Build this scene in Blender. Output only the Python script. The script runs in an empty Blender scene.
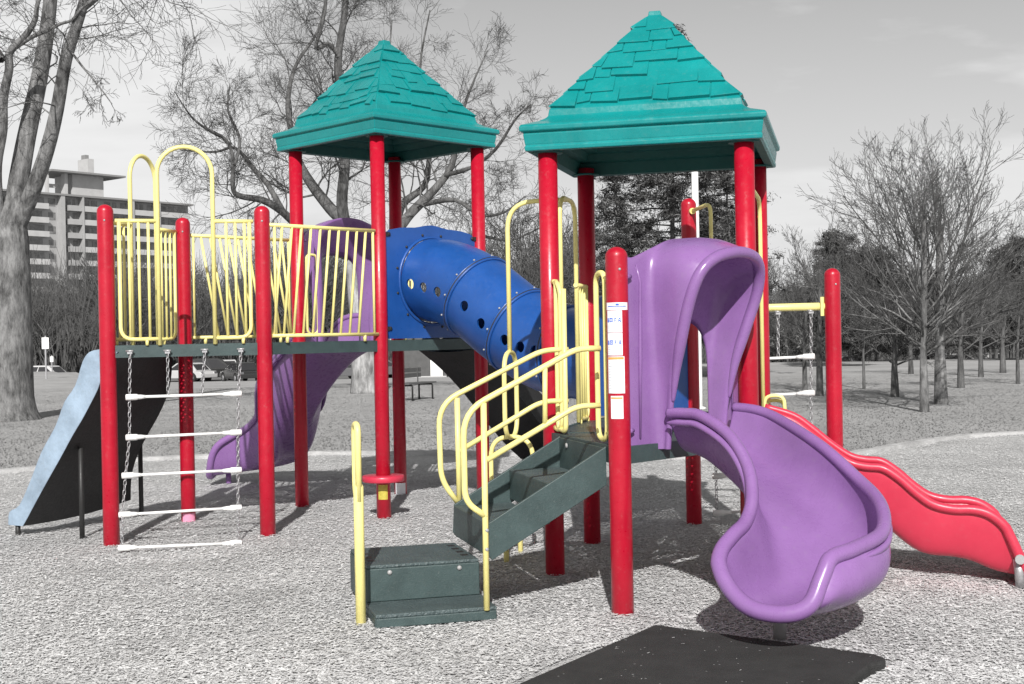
import bpy, bmesh, math, random
import numpy as np
from mathutils import Vector, Matrix
random.seed(7); rng = np.random.default_rng(7)
sc = bpy.context.scene
COL = sc.collection
R = math.radians
# ------------------------------------------------------------------ camera (surveyed)
FPX, PIT, ROL, H = 1293.84, 0.0041, -0.0187, 1.6
cam = bpy.data.objects.new('camera', bpy.data.cameras.new('camera')); COL.objects.link(cam)
cam.data.sensor_width = 36; cam.data.lens = FPX*36/1024; cam.data.clip_end = 3000; cam.data.clip_start = .1
cam.matrix_world = Matrix.Translation((0, 0, H)) @ Matrix.Rotation(math.pi/2-PIT, 4, 'X') @ Matrix.Rotation(ROL, 4, 'Z')
sc.camera = cam
def ray(u, v):                                   # survey helper: direction of a sight line
    a, b = u-512, v-342; c, s = math.cos(ROL), math.sin(ROL)
    x, y = c*a+s*b, -s*a+c*b
    yy, zz = 1, -y/FPX; c, s = math.cos(PIT), math.sin(PIT)
    return Vector((x/FPX, c*yy+s*zz, -s*yy+c*zz))
C0 = Vector((0, 0, H))
def atY(u, v, Y): d = ray(u, v); return C0+d*(Y/d.y)
def atZ(u, v, z=0): d = ray(u, v); return C0+d*((z-H)/d.z)
def atP(u, v, p, q):                             # sight line meets the vertical plane through p, q
    n = Vector((-(q[1]-p[1]), q[0]-p[0])); d = ray(u, v)
    return C0+d*((n.x*p[0]+n.y*p[1])/(n.x*d.x+n.y*d.y))

# ------------------------------------------------------------------ mesh helpers
def v3(p): return Vector(p)
class MB:
    def __init__(s): s.v = []; s.f = []; s.m = []; s.sm = []
    def add(s, vs, fs, mat=0, smooth=False):
        o = len(s.v); s.v += [tuple(p) for p in vs]
        for f in fs: s.f.append(tuple(i+o for i in f)); s.m.append(mat); s.sm.append(smooth)
    def tube(s, path, r, n=8, closed=False, caps=True, mat=0, smooth=True):
        P = [Vector(p) for p in path]; N = len(P)
        if N < 2: return
        rr = r if isinstance(r, (list, tuple)) else [r]*N
        T = []
        for i in range(N):
            a = P[(i-1) % N] if (closed or i > 0) else P[i]
            b = P[(i+1) % N] if (closed or i < N-1) else P[i]
            t = (b-a); T.append(t.normalized() if t.length > 1e-9 else Vector((0, 0, 1)))
        u = T[0].orthogonal().normalized(); vs = []
        for i in range(N):
            u = u-T[i]*u.dot(T[i])
            u = u.normalized() if u.length > 1e-6 else T[i].orthogonal().normalized()
            w = T[i].cross(u)
            for k in range(n):
                a = 2*math.pi*k/n; vs.append(P[i]+(u*math.cos(a)+w*math.sin(a))*rr[i])
        fs = []
        for i in range(N if closed else N-1):
            j = (i+1) % N
            for k in range(n): fs.append((i*n+k, i*n+(k+1) % n, j*n+(k+1) % n, j*n+k))
        s.add(vs, fs, mat, smooth)
        if caps and not closed:
            s.add(vs[:n], [tuple(range(n))[::-1]], mat); s.add(vs[-n:], [tuple(range(n))], mat)
    def box(s, c, x, y, z, hx, hy, hz, mat=0):
        c, x, y, z = map(Vector, (c, x, y, z)); vs = []
        for a in (-1, 1):
            for b in (-1, 1):
                for d in (-1, 1): vs.append(c+x*hx*a+y*hy*b+z*hz*d)
        s.add(vs, [(0,1,3,2),(4,6,7,5),(0,4,5,1),(2,3,7,6),(0,2,6,4),(1,5,7,3)], mat)
    def abox(s, lo, hi, mat=0):
        c = [(a+b)/2 for a, b in zip(lo, hi)]; h = [(b-a)/2 for a, b in zip(lo, hi)]
        s.box(c, (1,0,0), (0,1,0), (0,0,1), *h, mat)
    def lathe(s, base, prof, n=24, axis=None, mat=0, smooth=True):
        base = Vector(base); z = Vector(axis or (0,0,1)).normalized(); x = z.orthogonal().normalized(); y = z.cross(x); vs = []
        for r, h in prof:
            for k in range(n):
                a = 2*math.pi*k/n; vs.append(base+z*h+(x*math.cos(a)+y*math.sin(a))*r)
        fs = []
        for i in range(len(prof)-1):
            for k in range(n): fs.append((i*n+k, i*n+(k+1) % n, (i+1)*n+(k+1) % n, (i+1)*n+k))
        s.add(vs, fs, mat, smooth)
        if prof[0][0] > 1e-4: s.add(vs[:n], [tuple(range(n))[::-1]], mat)
        if prof[-1][0] > 1e-4: s.add(vs[-n:], [tuple(range(n))], mat)
    def grid(s, G, mat=0, smooth=True, closed=False):
        n = len(G[0]); vs = [p for row in G for p in row]; fs = []
        for i in range(len(G)-1):
            for k in range(n if closed else n-1):
                fs.append((i*n+k, i*n+(k+1) % n, (i+1)*n+(k+1) % n, (i+1)*n+k))
        s.add(vs, fs, mat, smooth)
    def prism(s, pts, ext, mat=0):               # polygon extruded by vector
        pts = [Vector(p) for p in pts]; e = Vector(ext); n = len(pts)
        s.add(pts+[p+e for p in pts], [tuple(range(n))[::-1], tuple(range(n, 2*n))]+[(i, (i+1) % n, n+(i+1) % n, n+i) for i in range(n)], mat)
    def build(s, name, mats, parent=None, bevel=0, solid=0, sub=0):
        me = bpy.data.meshes.new(name); me.from_pydata(s.v, [], s.f)
        for m in (mats if isinstance(mats, (list, tuple)) else [mats]): me.materials.append(m)
        me.polygons.foreach_set('material_index', s.m); me.polygons.foreach_set('use_smooth', s.sm)
        bm = bmesh.new(); bm.from_mesh(me); bmesh.ops.remove_doubles(bm, verts=bm.verts, dist=1e-5)
        bmesh.ops.recalc_face_normals(bm, faces=bm.faces); bm.to_mesh(me); bm.free(); me.update()
        o = bpy.data.objects.new(name, me); COL.objects.link(o)
        if parent: o.parent = parent
        if solid:
            md = o.modifiers.new('s', 'SOLIDIFY'); md.thickness = solid; md.offset = -1
        if sub:
            md = o.modifiers.new('u', 'SUBSURF'); md.levels = md.render_levels = sub
        if bevel:
            md = o.modifiers.new('b', 'BEVEL'); md.width = bevel; md.segments = 2; md.limit_method = 'ANGLE'
        return o
def empty(name, loc=(0,0,0)):
    o = bpy.data.objects.new(name, None); COL.objects.link(o); o.location = loc; o.empty_display_size = .2; return o
def tag(o, label=None, cat=None, group=None, kind=None):
    if label: o['label'] = label
    if cat: o['category'] = cat
    if group: o['group'] = group
    if kind: o['kind'] = kind
    return o
def rounded(pts, rad, n=6):                      # polyline with rounded corners
    P = [Vector(p) for p in pts]; out = [P[0]]
    rads = rad if isinstance(rad, (list, tuple)) else [rad]*len(P)
    for i in range(1, len(P)-1):
        a, b, c = P[i-1], P[i], P[i+1]; r = min(rads[i], (a-b).length*.48, (c-b).length*.48)
        p, q = b+(a-b).normalized()*r, b+(c-b).normalized()*r
        for k in range(n+1):
            t = k/n; out.append(p*(1-t)**2+b*2*t*(1-t)+q*t*t)
    out.append(P[-1]); return out
def loop(pts, rad, n=6):                         # closed rounded polygon
    P = [Vector(p) for p in pts]; out = []; N = len(P)
    for i in range(N):
        a, b, c = P[i-1], P[i], P[(i+1) % N]; r = min(rad, (a-b).length*.49, (c-b).length*.49)
        p, q = b+(a-b).normalized()*r, b+(c-b).normalized()*r
        for k in range(n+1):
            t = k/n; out.append(p*(1-t)**2+b*2*t*(1-t)+q*t*t)
    return out
def catmull(P, n=6):
    P = [Vector(p) for p in P]; out = []
    for i in range(len(P)-1):
        p0 = P[max(i-1, 0)]; p1 = P[i]; p2 = P[i+1]; p3 = P[min(i+2, len(P)-1)]
        for k in range(n):
            t = k/n
            out.append(.5*((2*p1)+(p2-p0)*t+(2*p0-5*p1+4*p2-p3)*t*t+(3*p1-p0-3*p2+p3)*t**3))
    out.append(P[-1]); return out
def cat1(vals, n): return [p.x for p in catmull([(v, 0, 0) for v in vals], n)]

# ------------------------------------------------------------------ materials
def nodes(name):
    m = bpy.data.materials.new(name); m.use_nodes = True; nt = m.node_tree
    return m, nt, nt.nodes['Principled BSDF'], nt.nodes['Material Output']
def N(nt, t, **k):
    n = nt.nodes.new(t)
    for a, b in k.items():
        if a in n.inputs: n.inputs[a].default_value = b
        else: setattr(n, a, b)
    return n
def ramp(nt, src, stops):
    r = nt.nodes.new('ShaderNodeValToRGB'); e = r.color_ramp.elements
    while len(e) < len(stops): e.new(.5)
    for i, (p, c) in enumerate(stops):
        e[i].position = p; e[i].color = (*c, 1) if isinstance(c, (tuple, list)) else (c, c, c, 1)
    nt.links.new(src, r.inputs[0]); return r
def plastic(name, col, rough=.35, var=.12, scale=6, bump=.03, bscale=90, dirt=.0, spec=.5, coat=0):
    m, nt, p, o = nodes(name); L = nt.links.new
    tc = N(nt, 'ShaderNodeTexCoord'); n1 = N(nt, 'ShaderNodeTexNoise', Scale=scale, Detail=6, Roughness=.65); L(tc.outputs['Object'], n1.inputs['Vector'])
    lo = [c*(1-var) for c in col]; hi = [min(1, c*(1+var*.7)+.004) for c in col]
    r = ramp(nt, n1.outputs[0], [(.3, lo), (.7, hi)])
    out = r.outputs[0]
    n3 = N(nt, 'ShaderNodeTexNoise', Scale=scale*9, Detail=8, Roughness=.75); L(tc.outputs['Object'], n3.inputs['Vector'])
    if dirt:
        r2 = ramp(nt, n3.outputs[0], [(.56, 0), (.72, dirt)])
        mx = N(nt, 'ShaderNodeMix', data_type='RGBA'); L(r2.outputs[0], mx.inputs[0]); L(out, mx.inputs[6]); mx.inputs[7].default_value = (.3, .29, .27, 1); out = mx.outputs[2]
    L(out, p.inputs['Base Color'])
    rr = ramp(nt, n3.outputs[0], [(.3, max(0, rough-.1)), (.7, min(1, rough+.14))]); L(rr.outputs[0], p.inputs['Roughness'])
    n2 = N(nt, 'ShaderNodeTexNoise', Scale=bscale, Detail=3); L(tc.outputs['Object'], n2.inputs['Vector'])
    b = N(nt, 'ShaderNodeBump', Strength=bump, Distance=.02); L(n2.outputs[0], b.inputs['Height']); L(b.outputs[0], p.inputs['Normal'])
    p.inputs['Specular IOR Level'].default_value = spec; p.inputs['Coat Weight'].default_value = coat; p.inputs['Coat Roughness'].default_value = .12
    return m
M = {}
M['red'] = plastic('red_powder_coat', (.40, .004, .021), .33, .14, 3, .03, 60, dirt=.14, coat=.06, spec=.38)
M['yellow'] = plastic('pale_yellow_coat', (.83, .74, .28), .40, .08, 8, .03, 80, dirt=.12)
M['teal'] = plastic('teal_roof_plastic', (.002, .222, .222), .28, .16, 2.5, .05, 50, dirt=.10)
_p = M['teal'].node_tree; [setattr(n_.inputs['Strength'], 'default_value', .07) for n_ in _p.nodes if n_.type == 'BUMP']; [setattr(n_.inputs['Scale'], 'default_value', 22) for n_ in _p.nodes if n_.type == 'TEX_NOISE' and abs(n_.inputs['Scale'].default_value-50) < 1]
M['teal_shaded'] = plastic('teal_shaded_plastic', (.002, .085, .078), .6, .12, 3)  # roof plastic darkened: the shade under the eaves is put into the colour
M['blue'] = plastic('blue_plastic', (.010, .07, .28), .34, .16, 3, .03, 40, dirt=.06)
M['purple'] = plastic('purple_plastic', (.235, .118, .315), .28, .13, 2.2, .03, 30, dirt=.13)
M['slide_red'] = plastic('red_slide_plastic', (.53, .03, .065), .38, .10, 2.5, .02, 40, dirt=.07)
M['green'] = plastic('dark_green_coat', (.040, .066, .066), .5, .22, 7, .12, 120, dirt=.15)
M['bluegrey'] = plastic('blue_grey_plastic', (.27, .35, .44), .6, .3, 4, .2, 30, dirt=.45)
M['black'] = plastic('black_plastic', (.012, .012, .013), .6, .3, 5, .1, 60)
M['blackpaint'] = plastic('black_steel', (.02, .02, .02), .5, .2)
M['white'] = plastic('white_vinyl', (.78, .78, .77), .4, .06, 20, dirt=.2)
M['steel'] = plastic('galvanised_steel', (.42, .42, .43), .42, .2, 40); M['steel'].node_tree.nodes['Principled BSDF'].inputs['Metallic'].default_value = .6
M['bolt'] = plastic('bolt_metal', (.34, .34, .34), .35, .1)
M['sticker'] = plastic('sticker_white', (.76, .77, .80), .35, .03, 30)
M['ink_blue'] = plastic('blue_ink', (.03, .12, .6), .4, .02)
M['ink_orange'] = plastic('orange_ink', (.75, .33, .08), .4, .02)
M['ink_grey'] = plastic('grey_ink', (.5, .52, .55), .4, .02)
M['pink'] = plastic('pink_sticker', (.72, .28, .42), .5, .1, 20)
M['yellow_label'] = plastic('yellow_label', (.48, .40, .06), .5, .2, 30)
M['leg_grey'] = plastic('grey_steel_leg', (.22, .21, .21), .45, .15)
M['kerb'] = plastic('kerb_concrete', (.42, .42, .42), .9, .3, 3, .5, 60)
# perforated steel deck: real holes that let light through
def perforated():
    m, nt, p, o = nodes('perforated_deck'); L = nt.links.new
    p.inputs['Base Color'].default_value = (.06, .075, .075, 1); p.inputs['Roughness'].default_value = .45
    tc = N(nt, 'ShaderNodeTexCoord'); mp = N(nt, 'ShaderNodeMapping'); mp.inputs['Scale'].default_value = (24, 24, 0); mp.inputs['Rotation'].default_value = (0, 0, .5)
    L(tc.outputs['Object'], mp.inputs[0])
    fr = N(nt, 'ShaderNodeVectorMath', operation='FRACTION'); L(mp.outputs[0], fr.inputs[0])
    sb = N(nt, 'ShaderNodeVectorMath', operation='SUBTRACT'); L(fr.outputs[0], sb.inputs[0]); sb.inputs[1].default_value = (.5, .5, 0)
    ln = N(nt, 'ShaderNodeVectorMath', operation='LENGTH'); L(sb.outputs[0], ln.inputs[0])
    lt = N(nt, 'ShaderNodeMath', operation='LESS_THAN'); L(ln.outputs['Value'], lt.inputs[0]); lt.inputs[1].default_value = .22
    tr = N(nt, 'ShaderNodeBsdfTransparent'); mx = N(nt, 'ShaderNodeMixShader')
    L(lt.outputs[0], mx.inputs[0]); L(p.outputs[0], mx.inputs[1]); L(tr.outputs[0], mx.inputs[2]); L(mx.outputs[0], o.inputs[0])
    return m
M['perf'] = perforated()
# ribbed step tread
def tread_mat():
    m = plastic('ribbed_tread', (.06, .085, .088), .55, .2, 8, .1, 100, dirt=.3); nt = m.node_tree; L = nt.links.new; p = nt.nodes['Principled BSDF']
    tc = N(nt, 'ShaderNodeTexCoord'); w = N(nt, 'ShaderNodeTexVoronoi', Scale=42); w.feature = 'DISTANCE_TO_EDGE'; L(tc.outputs['Object'], w.inputs['Vector'])
    b = N(nt, 'ShaderNodeBump', Strength=.9, Distance=.012); L(w.outputs[0], b.inputs['Height']); L(b.outputs[0], p.inputs['Normal']); return m
M['tread'] = tread_mat()
# wood chips
def chips_ground():
    m, nt, p, o = nodes('wood_chip_bed'); L = nt.links.new
    tc = N(nt, 'ShaderNodeTexCoord')
    n0 = N(nt, 'ShaderNodeTexNoise', Scale=9, Detail=2); L(tc.outputs['Object'], n0.inputs['Vector'])
    ad = N(nt, 'ShaderNodeMixRGB', blend_type='LINEAR_LIGHT', Fac=.09); L(tc.outputs['Object'], ad.inputs[1]); L(n0.outputs['Color'], ad.inputs[2])
    vo = N(nt, 'ShaderNodeTexVoronoi', Scale=70); L(ad.outputs[0], vo.inputs['Vector'])
    n1 = N(nt, 'ShaderNodeTexNoise', Scale=1.1, Detail=6); L(tc.outputs['Object'], n1.inputs['Vector'])
    r1 = ramp(nt, vo.outputs['Color'], [(0, .46), (.5, .60), (1, .70)])
    r2 = ramp(nt, n1.outputs[0], [(.3, .80), (.55, 1.0), (.7, 1.06)])
    mu = N(nt, 'ShaderNodeMixRGB', blend_type='MULTIPLY', Fac=1); L(r1.outputs[0], mu.inputs[1]); L(r2.outputs[0], mu.inputs[2])
    n5 = N(nt, 'ShaderNodeTexNoise', Scale=26, Detail=4, Roughness=.8); L(tc.outputs['Object'], n5.inputs['Vector']); r5 = ramp(nt, n5.outputs[0], [(.30, .76), (.5, 1.0), (.68, 1.10)])
    mu5 = N(nt, 'ShaderNodeMixRGB', blend_type='MULTIPLY', Fac=1); L(mu.outputs[0], mu5.inputs[1]); L(r5.outputs[0], mu5.inputs[2]); L(mu5.outputs[0], p.inputs['Base Color'])
    n2 = N(nt, 'ShaderNodeTexNoise', Scale=60, Detail=5, Roughness=.7); L(tc.outputs['Object'], n2.inputs['Vector'])
    sm = N(nt, 'ShaderNodeMath', operation='ADD'); L(vo.outputs['Distance'], sm.inputs[0]); L(n2.outputs[0], sm.inputs[1])
    b = N(nt, 'ShaderNodeBump', Strength=.8, Distance=.03); L(sm.outputs[0], b.inputs['Height']); L(b.outputs[0], p.inputs['Normal'])
    p.inputs['Roughness'].default_value = .95; p.inputs['Specular IOR Level'].default_value = .15
    return m
M['chips'] = chips_ground()
def island(name, lo, hi, rough=.9, spec=.15):    # each loose piece a shade of its own
    m, nt, p, o = nodes(name); L = nt.links.new
    g = N(nt, 'ShaderNodeNewGeometry'); r = ramp(nt, g.outputs['Random Per Island'], [(0, lo), (.55, [(a+b)/2 for a, b in zip(lo, hi)] if not isinstance(lo, float) else (lo+hi)/2), (1, hi)])
    L(r.outputs[0], p.inputs['Base Color']); p.inputs['Roughness'].default_value = rough; p.inputs['Specular IOR Level'].default_value = spec
    return m
M['chip'] = island('wood_chip', .60, .78)
def chip_tone():
    nt = M['chip'].node_tree; p = nt.nodes['Principled BSDF']; src = p.inputs['Base Color'].links[0].from_socket; L = nt.links.new
    tc = N(nt, 'ShaderNodeTexCoord'); n = N(nt, 'ShaderNodeTexNoise', Scale=.9, Detail=5, Roughness=.6); L(tc.outputs['Object'], n.inputs['Vector'])
    r = ramp(nt, n.outputs[0], [(.32, .80), (.55, 1.0), (.7, 1.05)]); mu = N(nt, 'ShaderNodeMixRGB', blend_type='MULTIPLY', Fac=1); L(src, mu.inputs[1]); L(r.outputs[0], mu.inputs[2])
    n5 = N(nt, 'ShaderNodeTexNoise', Scale=26, Detail=4, Roughness=.8); L(tc.outputs['Object'], n5.inputs['Vector']); r5 = ramp(nt, n5.outputs[0], [(.30, .80), (.5, 1.0), (.68, 1.06)])
    mu5 = N(nt, 'ShaderNodeMixRGB', blend_type='MULTIPLY', Fac=1); L(mu.outputs[0], mu5.inputs[1]); L(r5.outputs[0], mu5.inputs[2]); L(mu5.outputs[0], p.inputs['Base Color'])
chip_tone()
M['blade'] = island('grass_blade', .30, .48)
M['needle'] = island('pine_needles', .05, .15)
def needle_sun_shade():  # lighter and darker clumps: sun and shade on the foliage painted into the albedo
    nt = M['needle'].node_tree; p = nt.nodes['Principled BSDF']; src = p.inputs['Base Color'].links[0].from_socket; L = nt.links.new
    tc = N(nt, 'ShaderNodeTexCoord'); n = N(nt, 'ShaderNodeTexNoise', Scale=1.6, Detail=3); L(tc.outputs['Object'], n.inputs['Vector'])
    r = ramp(nt, n.outputs[0], [(.38, .30), (.62, 1.6)]); mu = N(nt, 'ShaderNodeMixRGB', blend_type='MULTIPLY', Fac=1); L(src, mu.inputs[1]); L(r.outputs[0], mu.inputs[2]); L(mu.outputs[0], p.inputs['Base Color'])
needle_sun_shade()
def up_normal(m):
    nt = m.node_tree; c = N(nt, 'ShaderNodeCombineXYZ'); c.inputs[2].default_value = 1; nt.links.new(c.outputs[0], nt.nodes['Principled BSDF'].inputs['Normal'])
up_normal(M['blade'])
def grass_ground():
    m, nt, p, o = nodes('winter_grass'); L = nt.links.new
    tc = N(nt, 'ShaderNodeTexCoord')
    n1 = N(nt, 'ShaderNodeTexNoise', Scale=.35, Detail=8, Roughness=.7); L(tc.outputs['Object'], n1.inputs['Vector'])
    n2 = N(nt, 'ShaderNodeTexNoise', Scale=14, Detail=10, Roughness=.85); L(tc.outputs['Object'], n2.inputs['Vector'])
    r1 = ramp(nt, n1.outputs[0], [(.3, .72), (.7, 1.08)]); r2 = ramp(nt, n2.outputs[0], [(.3, .29), (.7, .46)])
    mu = N(nt, 'ShaderNodeMixRGB', blend_type='MULTIPLY', Fac=1); L(r2.outputs[0], mu.inputs[1]); L(r1.outputs[0], mu.inputs[2]); L(mu.outputs[0], p.inputs['Base Color'])
    b = N(nt, 'ShaderNodeBump', Strength=.25, Distance=.03); L(n2.outputs[0], b.inputs['Height']); L(b.outputs[0], p.inputs['Normal'])
    p.inputs['Roughness'].default_value = 1; p.inputs['Specular IOR Level'].default_value = .1
    return m
M['grass'] = grass_ground()
def bark(name, lo, hi, scale=7):
    m, nt, p, o = nodes(name); L = nt.links.new
    tc = N(nt, 'ShaderNodeTexCoord'); mp = N(nt, 'ShaderNodeMapping'); mp.inputs['Scale'].default_value = (1, 1, .3); L(tc.outputs['Object'], mp.inputs[0])
    n1 = N(nt, 'ShaderNodeTexNoise', Scale=scale, Detail=8, Roughness=.7); L(mp.outputs[0], n1.inputs['Vector'])
    n2 = N(nt, 'ShaderNodeTexNoise', Scale=1.3, Detail=3); L(tc.outputs['Object'], n2.inputs['Vector'])
    ad = N(nt, 'ShaderNodeMath', operation='MULTIPLY_ADD'); L(n2.outputs[0], ad.inputs[0]); ad.inputs[1].default_value = .5; L(n1.outputs[0], ad.inputs[2])
    r = ramp(nt, ad.outputs[0], [(.58, lo), (.72, (lo+hi)*.42), (.92, hi)]); L(r.outputs[0], p.inputs['Base Color'])
    b = N(nt, 'ShaderNodeBump', Strength=.9, Distance=.05); L(n1.outputs[0], b.inputs['Height']); L(b.outputs[0], p.inputs['Normal'])
    p.inputs['Roughness'].default_value = .95; p.inputs['Specular IOR Level'].default_value = .1; return m
M['bark'] = bark('grey_bark', .05, .26, 9)
M['bark_pale'] = bark('pale_flaking_bark', .12, .46, 6)
M['bark_dark'] = bark('dark_bark', .05, .16)
M['twig'] = plastic('grey_twig', (.075, .075, .075), .9, .3, 2, spec=.1)
M['limb'] = bark('limb_bark', .05, .17, 9)
M['twig_dark'] = plastic('dark_twig', (.09, .09, .09), .9, .3, 2, spec=.1)
def mat_rubber():
    m = plastic('black_rubber', (.022, .022, .022), .9, .3, 6, .6, 120); nt = m.node_tree; L = nt.links.new; p = nt.nodes['Principled BSDF']
    tc = N(nt, 'ShaderNodeTexCoord'); vo = N(nt, 'ShaderNodeTexVoronoi', Scale=38, Randomness=1.0); L(tc.outputs['Object'], vo.inputs['Vector'])
    n = N(nt, 'ShaderNodeTexNoise', Scale=3, Detail=4); L(tc.outputs['Object'], n.inputs['Vector'])
    md = N(nt, 'ShaderNodeMath', operation='MULTIPLY'); L(n.outputs[0], md.inputs[0]); md.inputs[1].default_value = .33
    lt = N(nt, 'ShaderNodeMath', operation='LESS_THAN'); L(vo.outputs['Distance'], lt.inputs[0]); L(md.outputs[0], lt.inputs[1])
    sel = N(nt, 'ShaderNodeSeparateColor'); L(vo.outputs['Color'], sel.inputs[0]); g = N(nt, 'ShaderNodeMath', operation='GREATER_THAN'); L(sel.outputs[0], g.inputs[0]); g.inputs[1].default_value = .95
    an = N(nt, 'ShaderNodeMath', operation='MULTIPLY'); L(lt.outputs[0], an.inputs[0]); L(g.outputs[0], an.inputs[1])
    old = p.inputs['Base Color'].links[0].from_socket; mx = N(nt, 'ShaderNodeMix', data_type='RGBA'); L(an.outputs[0], mx.inputs[0]); L(old, mx.inputs[6]); mx.inputs[7].default_value = (.22, .22, .22, 1); L(mx.outputs[2], p.inputs['Base Color'])
    return m
M['rubber'] = mat_rubber()
M['asphalt'] = plastic('asphalt', (.16, .16, .16), .95, .2, 1)
M['car_white'] = plastic('white_car_paint', (.48, .48, .48), .25, .02, coat=.5)
M['car_black'] = plastic('black_car_paint', (.02, .02, .02), .25, .02, coat=.5)
M['car_grey'] = plastic('grey_car_paint', (.12, .12, .125), .25, .02, coat=.5)
M['glass'] = plastic('dark_glass', (.03, .03, .032), .08, .02)
M['tyre'] = plastic('tyre_rubber', (.02, .02, .02), .9)
M['wall'] = plastic('concrete_wall', (.34, .34, .34), .9, .12, .4, spec=.2)
M['wall_light'] = plastic('balcony_concrete', (.42, .42, .42), .9, .1, .6, spec=.2)
M['wall_dark'] = plastic('dark_brick', (.09, .09, .09), .9, .2, 2)
M['window'] = plastic('window_glass', (.17, .17, .17), .15, .5, .9)
M['roofing'] = plastic('dark_roofing', (.21, .21, .21), .8)

# ------------------------------------------------------------------ world and sun
EL = 35.0
w = bpy.data.worlds.new('World'); sc.world = w; w.use_nodes = True; nt = w.node_tree; L = nt.links.new
bg = nt.nodes['Background']
sky = N(nt, 'ShaderNodeTexSky', sky_type='NISHITA', sun_disc=False); sky.sun_elevation = R(EL); sky.sun_rotation = R(180.8); sky.dust_density = 2.0
bw = N(nt, 'ShaderNodeRGBToBW'); L(sky.outputs[0], bw.inputs[0])
tc = N(nt, 'ShaderNodeTexCoord'); sp = N(nt, 'ShaderNodeSeparateXYZ'); L(tc.outputs['Generated'], sp.inputs[0])
zz = N(nt, 'ShaderNodeMath', operation='MAXIMUM'); L(sp.outputs['Z'], zz.inputs[0]); zz.inputs[1].default_value = 0
za = N(nt, 'ShaderNodeMath', operation='ADD'); L(zz.outputs[0], za.inputs[0]); za.inputs[1].default_value = .13
dv = N(nt, 'ShaderNodeVectorMath', operation='DIVIDE'); L(tc.outputs['Generated'], dv.inputs[0])
cb = N(nt, 'ShaderNodeCombineXYZ'); [L(za.outputs[0], cb.inputs[i]) for i in range(3)]; L(cb.outputs[0], dv.inputs[1])
mp = N(nt, 'ShaderNodeMapping'); mp.inputs['Scale'].default_value = (.75, .95, .0); mp.inputs['Location'].default_value = (2.35, .4, 0); L(dv.outputs[0], mp.inputs[0])
cn = N(nt, 'ShaderNodeTexNoise', Scale=1.0, Detail=7, Roughness=.52); L(mp.outputs[0], cn.inputs['Vector'])
cd = N(nt, 'ShaderNodeVectorMath', operation='DOT_PRODUCT'); nv = N(nt, 'ShaderNodeVectorMath', operation='NORMALIZE'); L(tc.outputs['Generated'], nv.inputs[0]); L(nv.outputs[0], cd.inputs[0]); cd.inputs[1].default_value = (-.318, .935, .155)
bk = N(nt, 'ShaderNodeMapRange'); L(cd.outputs['Value'], bk.inputs[0]); bk.inputs[1].default_value = .982; bk.inputs[2].default_value = 1.0; bk.inputs[3].default_value = 0; bk.inputs[4].default_value = .22
ca = N(nt, 'ShaderNodeMath', operation='ADD'); L(cn.outputs[0], ca.inputs[0]); L(bk.outputs[0], ca.inputs[1])
cr = ramp(nt, ca.outputs[0], [(.50, 0), (.60, .75), (.72, 1)])
cs = ramp(nt, cn.outputs[0], [(.35, .82), (.55, 1.0), (.75, .86)])
hz = ramp(nt, sp.outputs['Z'], [(0, .80), (.30, .355), (.75, .12)])
hs_ = N(nt, 'ShaderNodeMath', operation='MULTIPLY'); L(hz.outputs[0], hs_.inputs[0]); hs_.inputs[1].default_value = 10
cl = N(nt, 'ShaderNodeMath', operation='MULTIPLY'); L(cs.outputs[0], cl.inputs[0]); cl.inputs[1].default_value = 7.9
m1 = N(nt, 'ShaderNodeMath', operation='MULTIPLY'); L(bw.outputs[0], m1.inputs[0]); m1.inputs[1].default_value = .35
m2 = N(nt, 'ShaderNodeMath', operation='MULTIPLY_ADD'); L(hs_.outputs[0], m2.inputs[0]); m2.inputs[1].default_value = .75; L(m1.outputs[0], m2.inputs[2])
mix = N(nt, 'ShaderNodeMix', data_type='FLOAT'); L(cr.outputs[0], mix.inputs[0]); L(m2.outputs[0], mix.inputs[2]); L(cl.outputs[0], mix.inputs[3])
L(mix.outputs[0], bg.inputs['Color']); bg.inputs['Strength'].default_value = .10
sun = bpy.data.objects.new('sun', bpy.data.lights.new('sun', 'SUN')); COL.objects.link(sun)
sun.data.energy = 5.0; sun.data.angle = R(.5); sun.data.color = (1, .975, .945)
sun.rotation_euler = (R(90-EL), 0, R(-.8)); sun.location = (0, -20, 20)
vs = sc.view_settings; vs.view_transform = 'Standard'; vs.look = 'None'; vs.exposure = .13; vs.gamma = 1; vs.use_curve_mapping = False

# ================================================================== PLAYGROUND STRUCTURE
def V2(x, y, z=0): return Vector((x, y, z))
PT = dict(FL=(.258,8.559), FR=(1.499,8.236), BL=(.581,9.799), BR=(1.821,9.476), AP=(.599,7.323), T1=(1.481,10.711), T2=(2.557,10.30),
          F=(-1.159,11.42), Rr=(-.297,12.284), L=(-2.022,12.283), B=(-1.16,13.146), A=(-2.021,10.557), C=(-2.885,11.419), D=(-3.2,10.241))
PT = {k: Vector((a, b, 0)) for k, (a, b) in PT.items()}
UP = Vector((0, 0, 1)); PR = .0635
DZL, DZR = 1.59, .965
PG = empty('playground_structure', (-.3, 9.6, 0))
tag(PG, 'colourful playground structure with red posts, two teal roofs, purple slides and blue tube', 'playground')
_b = MB.build
def build(mb, name, mats, parent=PG, label=None, **k):
    o = _b(mb, name, mats, parent, **k)
    if parent is not None and parent.type == 'EMPTY': o.matrix_parent_inverse = Matrix.Translation(-parent.location)
    if label: o['label'] = label
    return o
def at(p, z): return Vector((p.x, p.y, z))
def edge(a, b):
    a, b = PT[a], PT[b]; d = (b-a); l = d.length; return a, d/l, l
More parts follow.
